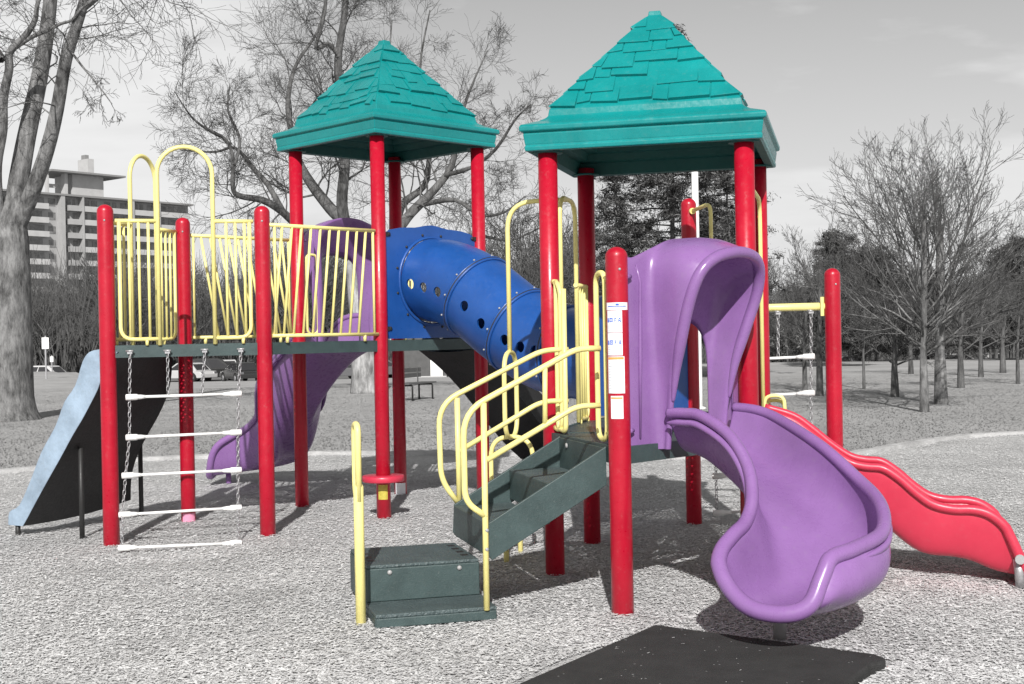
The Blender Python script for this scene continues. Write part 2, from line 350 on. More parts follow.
# ---- posts
def dome(r, h, n=6): return [(r*math.cos(i*math.pi/2/n), h-r*.9+r*.9*math.sin(i*math.pi/2/n)) for i in range(n+1)]
posts = {}
for k, h in dict(D=2.706, C=2.706, A=2.706, L=3.44, F=3.44, Rr=3.44, B=3.44, FL=2.86, FR=2.86, BL=2.86, BR=2.86, AP=2.098, T1=2.718, T2=2.098).items():
    mb = MB(); pr = [(PR, -.3), (PR, .6), (PR, 1.5)]+dome(PR, h) if h < 2.8 and k not in ('FL','FR','BL','BR') else [(PR, -.3), (PR, 1.5), (PR, h)]
    mb.lathe(PT[k], pr, 28)
    lab = dict(AP='red post carrying the white notice stickers beside the purple slide', F='tall red roof post with a small round red step low down').get(k)
    posts[k] = build(mb, 'post', M['red'], PG, lab)
    if h < 2.8 and k != 'FL':                       # cap rivet and seam
        mb = MB(); d = Vector((.2, -1, 0)).normalized(); mb.lathe(PT[k]+UP*(h-.13)+d*PR, [(.009, 0), (.006, .004), (0, .005)], 8, d); build(mb, 'cap_rivet', M['bolt'], posts[k])
def patch(mb, c, r, a0, a1, z0, z1, n=8):           # curved sticker on a post; angle 0 faces the camera, + to the right
    base = math.atan2(-c.y, -c.x); rows = []
    for z in (z0, z1): rows.append([c+Vector((math.cos(base+a), math.sin(base+a), 0))*r+UP*z for a in [a0+(a1-a0)*i/n for i in range(n+1)]])
    mb.grid(rows, 0, True)
AP = PT['AP']
def sticker(nm, a0, a1, z0, z1, mat='sticker', r=.0012, par='AP', lab=None):
    mb = MB(); patch(mb, PT[par], PR+r, R(a0), R(a1), z0, z1); return build(mb, nm, M[mat], posts[par], lab)
zpx = lambda y: 1.6-(y-334.8)*7.26/FPX
sticker('notice_header', -66, 62, zpx(310), zpx(302.5), lab='rounded white header sticker')
for (y0, y1) in ((332.5, 310.5), (355.5, 333)):
    s_ = sticker('age_notice', -60, 24, zpx(y0), zpx(y1), r=.0016, lab='white notice with blue symbols')
    mb = MB(); ym = y1+9.5; c = PT['AP']
    def q(a0, a1, ya, yb): patch(mb, c, PR+.0026, R(a0), R(a1), zpx(yb), zpx(ya), 3)
    q(-56, -48, ym-2, ym+2.2); q(-50, -46, ym, ym+2.2)                   # blue figures
    for bx in ((-42, -24, ym-2.2, ym-1.2), (-42, -24, ym+1.2, ym+2.0), (-42, -38.5, ym-2.2, ym+2), (-27, -24, ym-2.2, ym+2), (-36, -29, ym-.4, ym+.3)): q(*bx)
    q(-15, -12.5, ym-2, ym+2); q(-12.5, -6, ym-2, ym-1.1); q(-12.5, -8, ym-.2, ym+.6)
    q(4, 7, ym-1, ym+2); q(12, 15, ym-2, ym+2); q(7, 12, ym-2, ym-1); q(7, 12, ym+.1, ym+1); q(15, 18, ym+1, ym+2)
    build(mb, 'blue_symbols', M['ink_blue'], s_)
    mb = MB()
    for k in range(4): patch(mb, c, PR+.0026, R(-54), R(16-k % 2*12), zpx(ym+5.2+k*1.9), zpx(ym+4.7+k*1.9), 3)
    build(mb, 'small_print', M['ink_grey'], s_)
s_ = sticker('warning_notice', -60, 33, zpx(393.5), zpx(356.5), r=.0014, lab='long white warning notice with orange heading')
mb = MB(); patch(mb, AP, PR+.0026, R(-57), R(28), zpx(359.5), zpx(357.2)); build(mb, 'orange_heading', M['ink_orange'], s_)
mb = MB()
for k in range(10): patch(mb, AP, PR+.0026, R(-53), R(24-(k*37) % 19), zpx(363.8+k*2.8), zpx(363.2+k*2.8), 3)
build(mb, 'small_print', M['ink_grey'], s_)
s_ = sticker('warning_notice', -44, 22, zpx(419), zpx(396), r=.0014, lab='small white notice below the long one')
mb = MB(); patch(mb, AP, PR+.0026, R(-41), R(18), zpx(399), zpx(397.4)); build(mb, 'orange_heading', M['ink_orange'], s_)
mb = MB(); patch(mb, AP, PR+.0028, R(-50), R(46), zpx(306.6), zpx(305.9)); patch(mb, AP, PR+.0028, R(-8), R(8), zpx(305.2), zpx(303.6)); build(mb, 'small_print', M['ink_blue'], [o for o in posts['AP'].children if o.name.startswith('notice_header')][0])
sticker('base_sticker', -50, 55, .012, .10, 'pink', par='C'); sticker('base_sticker', -50, 50, .012, .14, 'sticker', par='B')
sticker('yellow_label', -44, 34, .19, .32, 'yellow_label', par='F')
mb = MB(); mb.lathe(PT['F']+UP*.345, [(.07, 0), (.18, 0), (.186, .006), (.186, .046), (.18, .053), (.07, .055)], 32); build(mb, 'round_step', M['slide_red'], posts['F'])
# ---- decks
def deck(names, zt, lab=None):
    P = [PT[n] for n in names]; mb = MB(); c = sum(P, Vector())/len(P)
    mb.add([at(p, zt-.006) for p in P], [tuple(range(len(P)))], 1)
    for i in range(len(P)):
        a, b = P[i], P[(i+1) % len(P)]; d = (b-a); l = d.length; d = d/l; n = Vector((d.y, -d.x, 0))
        if (c-a).dot(n) > 0: n = -n
        mid = (a+b)/2+n*.012
        mb.box(at(mid, zt-.05), d, n, UP, l/2-PR*.9, .014, .049); mb.box(at(mid-n*.03, zt-.095), d, n, UP, l/2-PR, .022, .004)
    for t in (.33, .66):                            # cross ribs below the plate
        a = P[0].lerp(P[1], t); b = P[-1].lerp(P[-2], t) if len(P) == 4 else P[2]
        d = (b-a); l = d.length; d /= l; mb.box(at((a+b)/2, zt-.05), d, Vector((-d.y, d.x, 0)), UP, l/2-.05, .012, .035)
    return build(mb, 'deck', [M['green'], M['perf']], PG, lab)
dkA = deck('DAC', DZL, 'high triangular dark green deck above the chain ladder')
deck(['A', 'F', 'L', 'C'], DZL, 'high square dark green deck behind the yellow railing'); deck(['F', 'Rr', 'B', 'L'], DZL, 'high square dark green deck under the far roof')
deck(['FL', 'FR', 'BR', 'BL'], DZR, 'low square dark green deck under the near roof'); deck(['FL', 'AP', 'FR'], DZR, 'low triangular dark green deck at the top of the stair'); deck(['BL', 'BR', 'T1'], DZR, 'low triangular dark green deck behind the near roof')
# ---- roofs
def roof(names, zb, seed, lab):
    P = [PT[n] for n in names]; c = sum(P, Vector())/4; e1 = (P[1]-P[0]).normalized(); e2 = (P[3]-P[0]).normalized(); hs = (P[1]-P[0]).length/2+.153
    def ring(h, z): return [c+e1*h*a+e2*h*b+UP*z for a, b in ((-1,-1),(1,-1),(1,1),(-1,1))]
    prof = [(hs-.045, 0), (hs-.03, .004), (hs-.026, .03), (hs-.034, .038), (hs-.03, .048), (hs-.02, .112), (hs-.026, .12), (hs-.004, .128), (hs, .136), (hs+.002, .158), (hs-.008, .172), (hs-.045, .185), (hs*.87, .205), (hs*.825, .226), (hs*.81, .235), (hs*.80, .245), (hs*.792, .285), (hs*.785, .295), (.045, 1.0), (.04, 1.03), (0.0005, 1.034)]
    mb = MB()
    for (h0, z0), (h1, z1) in zip(prof, prof[1:]):
        a, b = ring(h0, zb+z0), ring(h1, zb+z1)
        mb.add(a+b, [(i, (i+1) % 4, 4+(i+1) % 4, 4+i) for i in range(4)])
    o = build(mb, 'roof', M['teal'], PG, lab, bevel=.006)
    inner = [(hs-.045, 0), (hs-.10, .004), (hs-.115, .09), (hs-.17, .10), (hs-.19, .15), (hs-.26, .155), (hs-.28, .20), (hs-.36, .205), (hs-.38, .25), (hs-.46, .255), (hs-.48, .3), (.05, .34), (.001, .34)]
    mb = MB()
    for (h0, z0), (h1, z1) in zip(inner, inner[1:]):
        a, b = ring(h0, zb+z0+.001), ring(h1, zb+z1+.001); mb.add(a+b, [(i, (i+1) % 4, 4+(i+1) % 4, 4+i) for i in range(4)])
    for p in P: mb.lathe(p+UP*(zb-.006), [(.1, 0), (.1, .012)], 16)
    build(mb, 'roof_underside', M['teal_shaded'], o)
    rnd = random.Random(seed); mb = MB()
    for f in range(4):
        ax, ay = [(e1, -e2), (e2, e1), (-e1, e2), (-e2, -e1)][f]
        b0, b1 = hs*.785, .045; z0, z1 = .295, 1.0
        def pt(s, t, lift):                         # s across metres, t up the slope 0..1
            h = b0+(b1-b0)*t; nrm = (ay*(z1-z0)+UP*(b0-b1)).normalized()
            return c+ay*h+ax*s+UP*(zb+z0+(z1-z0)*t)+nrm*lift
        rows = 7
        for r in range(rows):
            t0 = r/rows*.97; t1 = min(.985, t0+1.35/rows); w0 = b0+(b1-b0)*t0; s = -w0
            s -= rnd.random()*.12
            while s < w0:
                wd = rnd.uniform(.09, .30); j = rnd.uniform(-.04, .04); ta = max(.004, t0+j); lim0 = b0+(b1-b0)*ta-.002; lim1 = b0+(b1-b0)*t1-.002
                a, b = max(s+.004, -lim0), min(s+wd-.004, lim0); k = .99
                if b-a > .03 and rnd.random() < .86:
                    au, bu = max(a*k, -lim1), min(b*k, lim1)
                    if bu-au < .004: m_ = max(-lim1, min(lim1, (a+b)/2)); au, bu = m_-.002, m_+.002
                    lf = rnd.uniform(.012, .028); sk = rnd.uniform(-.03, .03)
                    vs = [pt(a, ta, 0), pt(b, ta+sk*.6, 0), pt(bu, t1, 0), pt(au, t1, 0), pt(a, ta, lf), pt(b, ta+sk*.6, lf), pt(bu, t1, .003), pt(au, t1, .003)]
                    mb.add(vs, [(4,5,6,7), (0,1,5,4), (1,2,6,5), (3,0,4,7)])
                s += wd
    build(mb, 'shingles', M['teal'], o, bevel=.009)
    return o
roof(['FL', 'FR', 'BR', 'BL'], 2.81, 3, 'near teal pyramid roof with moulded shingles')
roof(['F', 'Rr', 'B', 'L'], 3.395, 5, 'far teal pyramid roof with moulded shingles')
# ---- slide hood
def hood(a, b, dz, lab, parent, wide=False):
    o, u, l = edge(a, b); n = Vector((u.y, -u.x, 0)); k = l/1.282; mid = o+u*l/2
    def P(w, z, off): return mid+u*w*k+n*off+UP*(z+dz)
    def mirror(h): return h+[(-x, *r) for x, *r in h[::-1][1:]]
    back = mirror([(-.325, .93), (-.325, 1.2), (-.33, 1.42), (-.345, 1.65), (-.355, 1.85), (-.335, 2.02), (-.26, 2.105), (-.14, 2.155), (0, 2.17)])
    mids = mirror([(-.29, .93, .05), (-.295, 1.2, .08), (-.315, 1.42, .10), (-.345, 1.65, .15), (-.365, 1.85, .19), (-.34, 2.03, .21), (-.27, 2.11, .215), (-.14, 2.155, .22), (0, 2.17, .22)])
    rim = mirror([(-.252, .93, .10), (-.255, 1.2, .13), (-.266, 1.42, .175), (-.305, 1.65, .24), (-.325, 1.83, .30), (-.29, 1.955, .345), (-.21, 2.025, .38), (-.11, 2.055, .40), (0, 2.065, .405)])
    rim = [(w-.045*max(0, 1-max(0, z-1.42)/.4), z, f) if w < -.2 else (w, z, f) for w, z, f in rim]
    cav = mirror([(-.235, .93, .0), (-.235, 1.2, .0), (-.245, 1.42, .0), (-.275, 1.65, .02), (-.285, 1.80, .03), (-.26, 1.91, .04), (-.19, 1.985, .05), (-.10, 2.02, .05), (0, 2.03, .05)])
    inn = mirror([(-.228, .93), (-.228, 1.1), (-.226, 1.25), (-.222, 1.4), (-.205, 1.5), (-.17, 1.57), (-.12, 1.62), (-.06, 1.645), (0, 1.65)])
    rect = mirror([(-.575, .93), (-.575, 1.2), (-.575, 1.42), (-.575, 1.65), (-.575, 2.03), (-.50, 2.05), (-.33, 2.10), (-.16, 2.155), (0, 2.172)])
    rimI = [(w*.90, z-(.03 if abs(w) < .25 else 0), f-.02) for w, z, f in rim]; rimO = [(w*1.08, z+(.02 if abs(w) < .25 else 0), f-.03) for w, z, f in rim]
    if wide:                                         # far slide: the deck side is a recessed alcove with a low wide opening
        inn = mirror([(-.30, .93), (-.30, 1.15), (-.30, 1.38), (-.295, 1.54), (-.275, 1.66), (-.225, 1.735), (-.16, 1.775), (-.08, 1.795), (0, 1.80)])
        rect = [(max(-.43, min(.43, w)), z) for w, z in rect]; rim = [(w*1.15 if abs(w) > .2 else w, z, f) for w, z, f in rim]
        rimI = [(w*.93, z-(.03 if abs(w) < .25 else 0), f-.02) for w, z, f in rim]; rimO = [(w*1.05, z+(.02 if abs(w) < .25 else 0), f-.03) for w, z, f in rim]
        back = [(w*.95, z) for w, z in back]
    S = lambda L_: catmull(L_, 4)
    G = [S([P(w, z, .0) for w, z in rect]), S([P(w*1.04, z, .002) for w, z in back]), S([P(w*1.0, z, .03) for w, z in back]), S([P(*m) for m in mids]), S([P(*m) for m in rimO]),
         S([P(w, z, f) for w, z, f in rim]), S([P(*m) for m in rimI]), S([P(*m) for m in cav]), S([P(w, z, -.012) for w, z in inn]), S([P(w, z, -.03) for w, z in inn]), S([P(w, z, -.045) for w, z in rect]), S([P(w, z, .0) for w, z in rect])]
    if wide: G = G[:7]+[S([P(w, z, .24) for w, z in inn]), S([P(w, z, .215) for w, z in inn]), S([P(w*.96, z-.015, -.03) for w, z in back]), S([P(w, z, -.045) for w, z in rect]), S([P(w, z, .0) for w, z in rect])]
    mb = MB(); mb.grid(G)
    rp = S([P(w, z, f-.012) for w, z, f in rim[1:-1]]); nr = len(rp); mb.tube(rp, [.036*min(1, .3+.12*i, .3+.12*(nr-1-i)) for i in range(nr)], 12)
    h = build(mb, 'slide_hood', M['purple'], parent, lab, sub=1)
    for sg in (-1, 1):                              # moulded bosses and side ribs
        mb = MB()
        mb.tube([P(sg*.46, 1.0, .004), P(sg*.45, 1.5, .006), P(sg*.44, 1.9, .006), P(sg*.47, 2.0, .004)], [.006, .012, .010, .004], 8)
        build(mb, 'moulded_rib', M['purple'], h)
    for sg in (-1, 1):
        for z in (1.93, 1.05):
            c_ = P(sg*.56, z, .0); mb = MB(); mb.tube([c_-u*sg*.03+n*.008, c_+u*sg*.02+n*.012], [.013, .02], 10); build(mb, 'mounting_boss', M['purple'], h)
    return h
# ---- chutes
def chute(I, O, F, mat, lab, rimr=.03, n=6, power=3.2, skirt=.05, m=32, name='slide_chute', parent=None, lip=True, bulge=None):
    B = cat1(bulge or [0]*len(I), n); I, O, F = catmull(I, n), catmull(O, n), cat1(F, n); G = []
    for a, b, f, bu in zip(I, O, F, B):
        row = []; d = (b-a); d.z = 0; dn = d.normalized()
        for k in range(m+1):
            t = k/m; s = abs(2*t-1)**power; zr = a.z*(1-t)+b.z*t
            p = a.lerp(b, t); p.z = f+(zr-f)*s
            p += dn*(bu*(1 if t > .5 else 0)*4*s*(1-s)*(1 if abs(2*t-1) > .3 else 0))
            row.append(p)
        G.append(row)
    if lip:                                          # rounded mouth
        fw = (I[-1]-I[-4]+O[-1]-O[-4]); fw.z = 0; fw.normalize()
        for q_ in range(n+2):
            row = G[-1-q_]; k_ = (1-q_/(n+2))**1.5
            for j, p in enumerate(row): b_ = math.sin(math.pi*j/m)**.8*k_; row[j] = p+fw*.075*b_+UP*(-.035*b_)
    for _ in range(2):
        G = [G[0]]+[[(a+b*2+c)/4 if 3 < j < m-3 else b for j, (a, b, c) in enumerate(zip(G[i-1], G[i], G[i+1]))] for i in range(1, len(G)-1)]+[G[-1]]
    mb = MB(); mb.grid(G); o = build(mb, name, M[mat], parent, lab, solid=.018, sub=1)
    mb = MB(); off = []
    path = list(I)+([p for p in G[-1][1:-1]] if lip else [])
    path = path+list(O)[::-1] if lip else path
    if lip:
        j0, j1 = len(I)-8, len(path)-len(O)+8
        for _ in range(18):
            path = [p if i < j0 or i > j1 else (path[i-1]+p*2+path[i+1])/4 for i, p in enumerate(path)]
    np_ = len(path); mb.tube([p+UP*.004 for p in path], [rimr*(1+.4*math.sin(math.pi*i/(np_-1))**2) for i in range(np_)] if lip else rimr, 14)
    if not lip: mb.tube([p+UP*.004 for p in O], rimr, 12)
    build(mb, 'rolled_rim', M[mat], o)
    mb = MB()
    for Q, sg in (((I, -1), (O, 1)) if skirt else ()):                 # stepped flange below the rim
        pth = []
        for i, p in enumerate(Q[:-n*3 if lip else None]):
            d = (O[i]-I[i]); d.z = 0; pth.append(p+d.normalized()*sg*(rimr*.7)+UP*-skirt)
        mb.tube(pth, [rimr*.62*min(1, .25+i*.2, .25+(len(pth)-1-i)*.2) for i in range(len(pth))], 10)
    if skirt: build(mb, 'side_flange', M[mat], o)
    return o, G
# near purple slide
st = [(669,414,7.46, 734,408,7.92,.90), (685,414,7.36, 757,411,7.80,.87), (702,417,7.25, 779,420,7.66,.80), (730,437,7.05, 820,446,7.32,.65), (748,468,6.92, 856,478,7.04,.48), (752,499,6.80, 880,504,6.77,.30), (746,522,6.72, 882,533,6.52,.215), (733,536,6.63, 853,550,6.33,.195), (721,552,6.54, 831,559,6.24,.20), (719,571,6.45, 823,577,6.19,.225), (728,588,6.39, 815,593,6.17,.275)]
I = [atY(a, b, y) for a, b, y, *_ in st]; O = [atY(a, b, y) for _, _, _, a, b, y, _ in st]; F = [s[6] for s in st]
slide1, G1 = chute(I, O, F, 'purple', 'purple curved slide chute nearest the camera', rimr=.031, power=5, bulge=[0, 0, 0, .01, .03, .05, .08, .11, .11, .08, .03], name='purple_slide', parent=PG)
hood('AP', 'FR', 0, None, slide1)
mb = MB(); g = atZ(780, 641, 0); mb.lathe(g, [(.034, 0), (.034, .185)], 18); mb.lathe(g, [(.04, -.01), (.04, .012)], 18); build(mb, 'slide_leg', M['leg_grey'], slide1)
# far purple slide
cl = [(-1.58,12.70,.0,1.48), (-1.80,12.94,0,1.34), (-2.08,13.22,0,1.00), (-2.30,13.52,0,.66), (-2.38,13.88,0,.40), (-2.50,14.22,0,.26), (-2.80,14.52,0,.17), (-3.12,14.62,0,.13), (-3.36,14.62,0,.12)]
I, O, F = [], [], []
for i, (x, y, _, z) in enumerate(cl):
    a = cl[max(i-1, 0)]; b = cl[min(i+1, len(cl)-1)]; d = Vector((b[0]-a[0], b[1]-a[1], 0)).normalized(); nn = Vector((-d.y, d.x, 0)); wdt = (.50, .47, .40, .35, .35, .34, .30, .26, .25)[i]
    up = [.22, .28, .42, .52, .56, .52, .46, .40, .32][i]
    uo = (.30, .50, .80, .86, .70, .55, .46, .40, .32)[i]
    I.append(Vector((x, y, z+up))+nn*wdt); O.append(Vector((x, y, z+uo))-nn*wdt); F.append(z)
slide2, G2 = chute(I, O, F, 'purple', 'second purple slide, seen from behind beyond the high decks', name='purple_slide', parent=PG, power=4)
hood('B', 'L', DZL-DZR, None, slide2, True)
mb = MB(); mb.lathe((-3.25,14.7,-.05), [(.03, 0), (.03, .2)], 12); build(mb, 'slide_leg', M['purple'], slide2)
# red wave slide
e1 = (PT['FR']-PT['FL']).normalized(); e2 = (PT['BR']-PT['FR']).normalized()
na = (PT['FR']+PT['BR'])/2-e2*.44
tz = [(.06,1.09,.93), (.25,1.055,.89), (.37,.985,.80), (.5,.88,.65), (.62,.80,.53), (.72,.775,.46), (.82,.765,.40), (.92,.70,.31), (1.02,.61,.235), (1.12,.54,.205), (1.24,.512,.20), (1.36,.51,.175), (1.46,.48,.13), (1.55,.40,.105), (1.61,.27,.09), (1.645,.17,.085)]
tz = [(t, z-.05*min(1, t/.4), max(.045, f-.055*min(1, t/.4))) for t, z, f in tz]
I = [na+e1*t+UP*z for t, z, f in tz]; O = [na+e2*.46+e1*t+UP*z for t, z, f in tz]; F = [f for *_, f in tz]
slide3, G3 = chute(I, O, F, 'slide_red', 'short red wave slide on the right', rimr=.024, n=4, power=6, name='wave_slide', parent=PG, skirt=0)
mb = MB()
for s in (.02, .44): mb = MB(); mb.tube([na+e2*s+e1*1.62+UP*.16, na+e2*s+e1*1.63+UP*-.02], [.032, .026], 12); build(mb, 'slide_leg', M['steel'], slide3)
mb = MB(); c_ = na-e2*.0+e1*1.625+UP*.165; mb.tube([c_-e2*.045, c_-e2*.0], .03, 12); build(mb, 'foot_bolt', M['bolt'], slide3)
# ---- blue crawl tube with panels
def blue_panel(a, b, z0, zc, rad, wavy, ztop, lab, parent):
    o, u, l = edge(a, b); n = Vector((u.y, -u.x, 0)); m = 48; rows = [[], []]
    hole, outer = [], []
    hw = l/2-PR-.005
    for k in range(m):
        a_ = 2*math.pi*k/m; c, s = math.cos(a_), math.sin(a_)
        hole.append((l/2+rad*c, zc+rad*s))
        sc_ = min(hw/abs(c) if abs(c) > 1e-6 else 9, ((ztop-zc) if s > 0 else (zc-z0))/abs(s) if abs(s) > 1e-6 else 9)
        x, z = c*sc_, s*sc_
        if z > (ztop-zc)-1e-6: z += wavy*math.cos(x/hw*math.pi*1.0)*.5+wavy*.5*math.cos(x/hw*math.pi*3)*.3
        outer.append((l/2+x, zc+z))
    mb = MB(); G = []
    for ring, off in ((hole, -.015), (hole, .015), (outer, .015), (outer, -.015), (hole, -.015)): G.append([o+u*x+n*off+UP*z for x, z in ring])
    mb.grid(G, 0, False, closed=True)
    p = build(mb, 'tube_panel', M['blue'], parent, lab)
    mb = MB()
    for k in range(12):
        a_ = 2*math.pi*(k+.5)/12; mb.lathe(o+u*(l/2+(rad+.045)*math.cos(a_))+n*.015+UP*(zc+(rad+.045)*math.sin(a_)), [(.013, 0), (.011, .007), (0, .009)], 8, n)
    for sx in (.10, l-.10):
        for z in (z0+.09, ztop-.07): mb.lathe(o+u*sx+n*.015+UP*z, [(.02, 0), (.018, .01), (0, .012)], 8, n); mb.box(o+u*(sx-.04 if sx < .5 else sx+.04)+n*.02+UP*z, u, n, UP, .03, .006, .018)
    build(mb, 'panel_bolt', M['blackpaint'], p)
    mb = MB(); mb.tube([o+u*(l/2+(rad+.012)*math.cos(2*math.pi*k/40))+n*.02+UP*(zc+(rad+.012)*math.sin(2*math.pi*k/40)) for k in range(40)], .014, 8, closed=True); build(mb, 'tube_collar', M['blue'], p)
    return p
s0 = (PT['F']+PT['Rr'])/2; s1 = (PT['BL']+PT['T1'])/2
prof = [(0, 2.13), (.1, 2.10), (.228, 1.985), (.33, 1.835), (.43, 1.69), (.6, 1.50), (.8, 1.44), (1, 1.43)]
TP = catmull([at(s0.lerp(s1, s), z) for s, z in prof], 5)
def tube_mesh(path, r, thick=.02, n=48):
    mb = MB(); rings = []; N_ = len(path); side = Vector((TP[-1]-TP[0])); side = Vector((side.y, -side.x, 0)).normalized()
    for rad in (r, r-thick):
        rows = []
        for i, p in enumerate(path):
            t = (path[min(i+1, N_-1)]-path[max(i-1, 0)]).normalized(); upv = side.cross(t)*-1
            if upv.z < 0: upv = -upv
            rows.append([p+(side*math.cos(2*math.pi*k/n)+upv*math.sin(2*math.pi*k/n))*rad for k in range(n)])
        rings.append(rows)
    G = rings[0]+rings[1][::-1]; G.append(G[0]); mb.grid(G, 0, True, closed=True); return mb
tm = tube_mesh(TP, .378); tube_o = build(tm, 'crawl_tube', M['blue'], PG, 'blue crawl tube with round holes between the two towers')
side = Vector((TP[-1]-TP[0])); side = Vector((side.y, -side.x, 0)).normalized(); side = side if side.y < 0 else -side
cut = MB()
def near_tube(u, v):                                # first hit of a sight line with the tube wall
    best = None
    for i in range(len(TP)-1):
        a, b = TP[i], TP[i+1]
        for k in range(6):
            c = a.lerp(b, k/6); d = ray(u, v); y = c.y-.36
            for yy in np.linspace(c.y-.42, c.y, 22):
                p = C0+d*(yy/d.y); t = (b-a).normalized(); rel = p-c
                if abs(rel.dot(t)) < .02 and (rel-t*rel.dot(t)).length < .379:
                    if best is None or yy < best[0]: best = (yy, p, c)
                    break
    return best
hx = []
for u, v in ((410,284), (423,287.5), (437,292), (464,306), (480.5,323.5), (504,340), (520,347), (535,351)):
    b = near_tube(u, v)
    if b: hx.append(b)
for _, p, c in hx:
    d = (p-c).normalized(); cut.lathe(p-d*.08, [(.046, 0), (.046, .16)], 20, d)
if hx:
    co = cut.build('cutter', M['blue']); md = tube_o.modifiers.new('holes', 'BOOLEAN'); md.object = co; md.operation = 'DIFFERENCE'; md.solver = 'EXACT'
    dg = bpy.context.evaluated_depsgraph_get(); me = bpy.data.meshes.new_from_object(tube_o.evaluated_get(dg)); tube_o.modifiers.clear(); tube_o.data = me
    bpy.data.objects.remove(co)
    me.materials.clear(); me.materials.append(M['blue'])
    sm = np.ones(len(me.polygons), bool); me.polygons.foreach_set('use_smooth', sm)
    me.polygons.foreach_set('material_index', np.zeros(len(me.polygons), np.int32))
    try: me.set_sharp_from_angle(angle=R(35))
    except Exception: pass
for s in (8, 18, 27):
    i = min(range(len(TP)), key=lambda j: abs((TP[j]-s0).dot((s1-s0).normalized())/(s1-s0).length-[.25, .445, .66][(8, 18, 27).index(s)]))
    t = (TP[i+1]-TP[i-1]).normalized(); sd = Vector((t.y, -t.x, 0)).normalized(); upv = sd.cross(t)
    mb = MB(); rng_ = [TP[i]+(sd*math.cos(2*math.pi*k/48)+upv*math.sin(2*math.pi*k/48))*.384 for k in range(48)]
    mb.tube([p-t*.014 for p in rng_], .013, 8, closed=True); mb.tube([p+t*.014 for p in rng_], .013, 8, closed=True)
    build(mb, 'seam_flange', M['blue'], tube_o)
    mb = MB()
    mb.tube([TP[i]+(p-TP[i])*1.012 for p in rng_], .008, 6, closed=True)
    build(mb, 'seam_gap', M['blackpaint'], tube_o)
    mb = MB()
    for k in range(0, 48, 4): mb.lathe(rng_[k]+(rng_[k]-TP[i]).normalized()*.004-t*.03, [(.01, 0), (.008, .012), (0, .014)], 8, (rng_[k]-TP[i]))
    build(mb, 'seam_bolt', M['bolt'], tube_o)
blue_panel('F', 'Rr', DZL+.012, 2.12, .385, .05, 2.60, 'upper blue panel with a wavy top where the tube begins', tube_o)
blue_panel('T1', 'BL', DZR+.012, 1.43, .385, .05, 1.92, 'lower blue panel where the tube ends', tube_o)
# ---- curved climbers with black undersides
def climber(topN, topF, upper, lower, farl, lab):   # near flange outline points (upper/lower), far edge points
    K = len(lower); mb = MB(); mb2 = MB()
    nn = (lower[0]-farl[0]); nn.z = 0; nn.normalize()
    lo = [p for p in lower]; up = [p for p in upper]
    mb.grid([up, lo]); th = -nn*.03
    mb.grid([[p+th for p in up], [p+th for p in lo]]); mb.grid([up, [p+th for p in up]]); mb.grid([lo, [p+th for p in lo]])
    fu = [f+(u-l) for f, u, l in zip(farl, up, lo)]
    mb.grid([farl, fu])
    G = []                                          # climbing face: stepped bumps
    for k, (a, b) in enumerate(zip(up, fu)):
        row = []
        for j in range(13):
            t = j/12; p = a.lerp(b, t); l = lo[k].lerp(farl[k], t)
            row.append(p.lerp(l, .55-.3*abs(math.sin(t*9+k*1.3))*(1 if 0 < j < 12 else 0)))
        G.append(row)
    mb.grid(G)
    o = build(mb, 'climber', M['bluegrey'], PG, lab, bevel=.012)
    G = [[lo[k].lerp(farl[k], j/10)+UP*(-.03*math.sin(math.pi*j/10)) for j in range(11)] for k in range(K)]
    mb2.grid(G); mb2.grid([[p+nn*-.002 for p in farl], [p for p in fu]])
    build(mb2, 'climber_underside', M['black'], o, 'black underside of the climber')
    return o
pa, pb = (-3.2, 10.27), (-4.22, 10.83)
upx = [(101,349), (89,352), (82,362), (75,385), (64,402), (55,426), (41,452), (31,478), (19,505), (9,512), (8,525)]
lpx = [(118,352), (104,372), (98,389), (90,405), (82,420), (73,435), (60,459), (47,482), (35,504), (27,519), (23,526)]
UPP = catmull([atP(u, v, pa, pb) for u, v in upx], 3); LOW = catmull([atP(u, v, pa, pb) for u, v in lpx], 3)
f0, f1 = Vector((-2.97, 11.30, 1.50)), Vector((-3.52, 11.85, .17)); K = len(LOW)
FAR = []
for i in range(K):
    t = i/(K-1); p = f0.lerp(f1, t); FAR.append(p+Vector((.06, 0, .0))*math.sin(t*math.pi*2)*1.0)
cb1 = climber(None, None, UPP, LOW, FAR, 'blue grey curved climber with a black underside on the left')
mb = MB()
for (x, y, h) in ((-4.17, 10.84, .13), (-3.572, 10.66, .75), (-3.433, 11.88, .7)): mb = MB(); mb.lathe((x, y, -.05), [(.021, 0), (.021, h+.05)], 12); build(mb, 'climber_leg', M['blackpaint'], cb1)
o, u, l = edge('B', 'Rr'); n = Vector((.707, .707, 0))
def cpt(s, out, z): return o+u*s+n*out+UP*z
LOW2, UPP2, FAR2 = [], [], []
for i in range(16):
    t = i/15; out = .02+1.55*t; z = 1.49-1.33*t+.05*math.sin(t*math.pi*2)
    FAR2.append(cpt(l-.1, out, z)); LOW2.append(cpt(.28+.1*t, out, z)); UPP2.append(cpt(.28+.1*t, out+.12, z+.20+.02*math.sin(i*1.7)))
cb2 = climber(None, None, UPP2, LOW2, FAR2, 'second climber behind the blue tube, its black underside showing')
mb = MB()
for s, out, h in ((.45, 1.35, .4), (l-.15, 1.3, .4)): mb = MB(); mb.lathe(cpt(s, out, -.05), [(.021, 0), (.021, h)], 10); build(mb, 'climber_leg', M['blackpaint'], cb2)

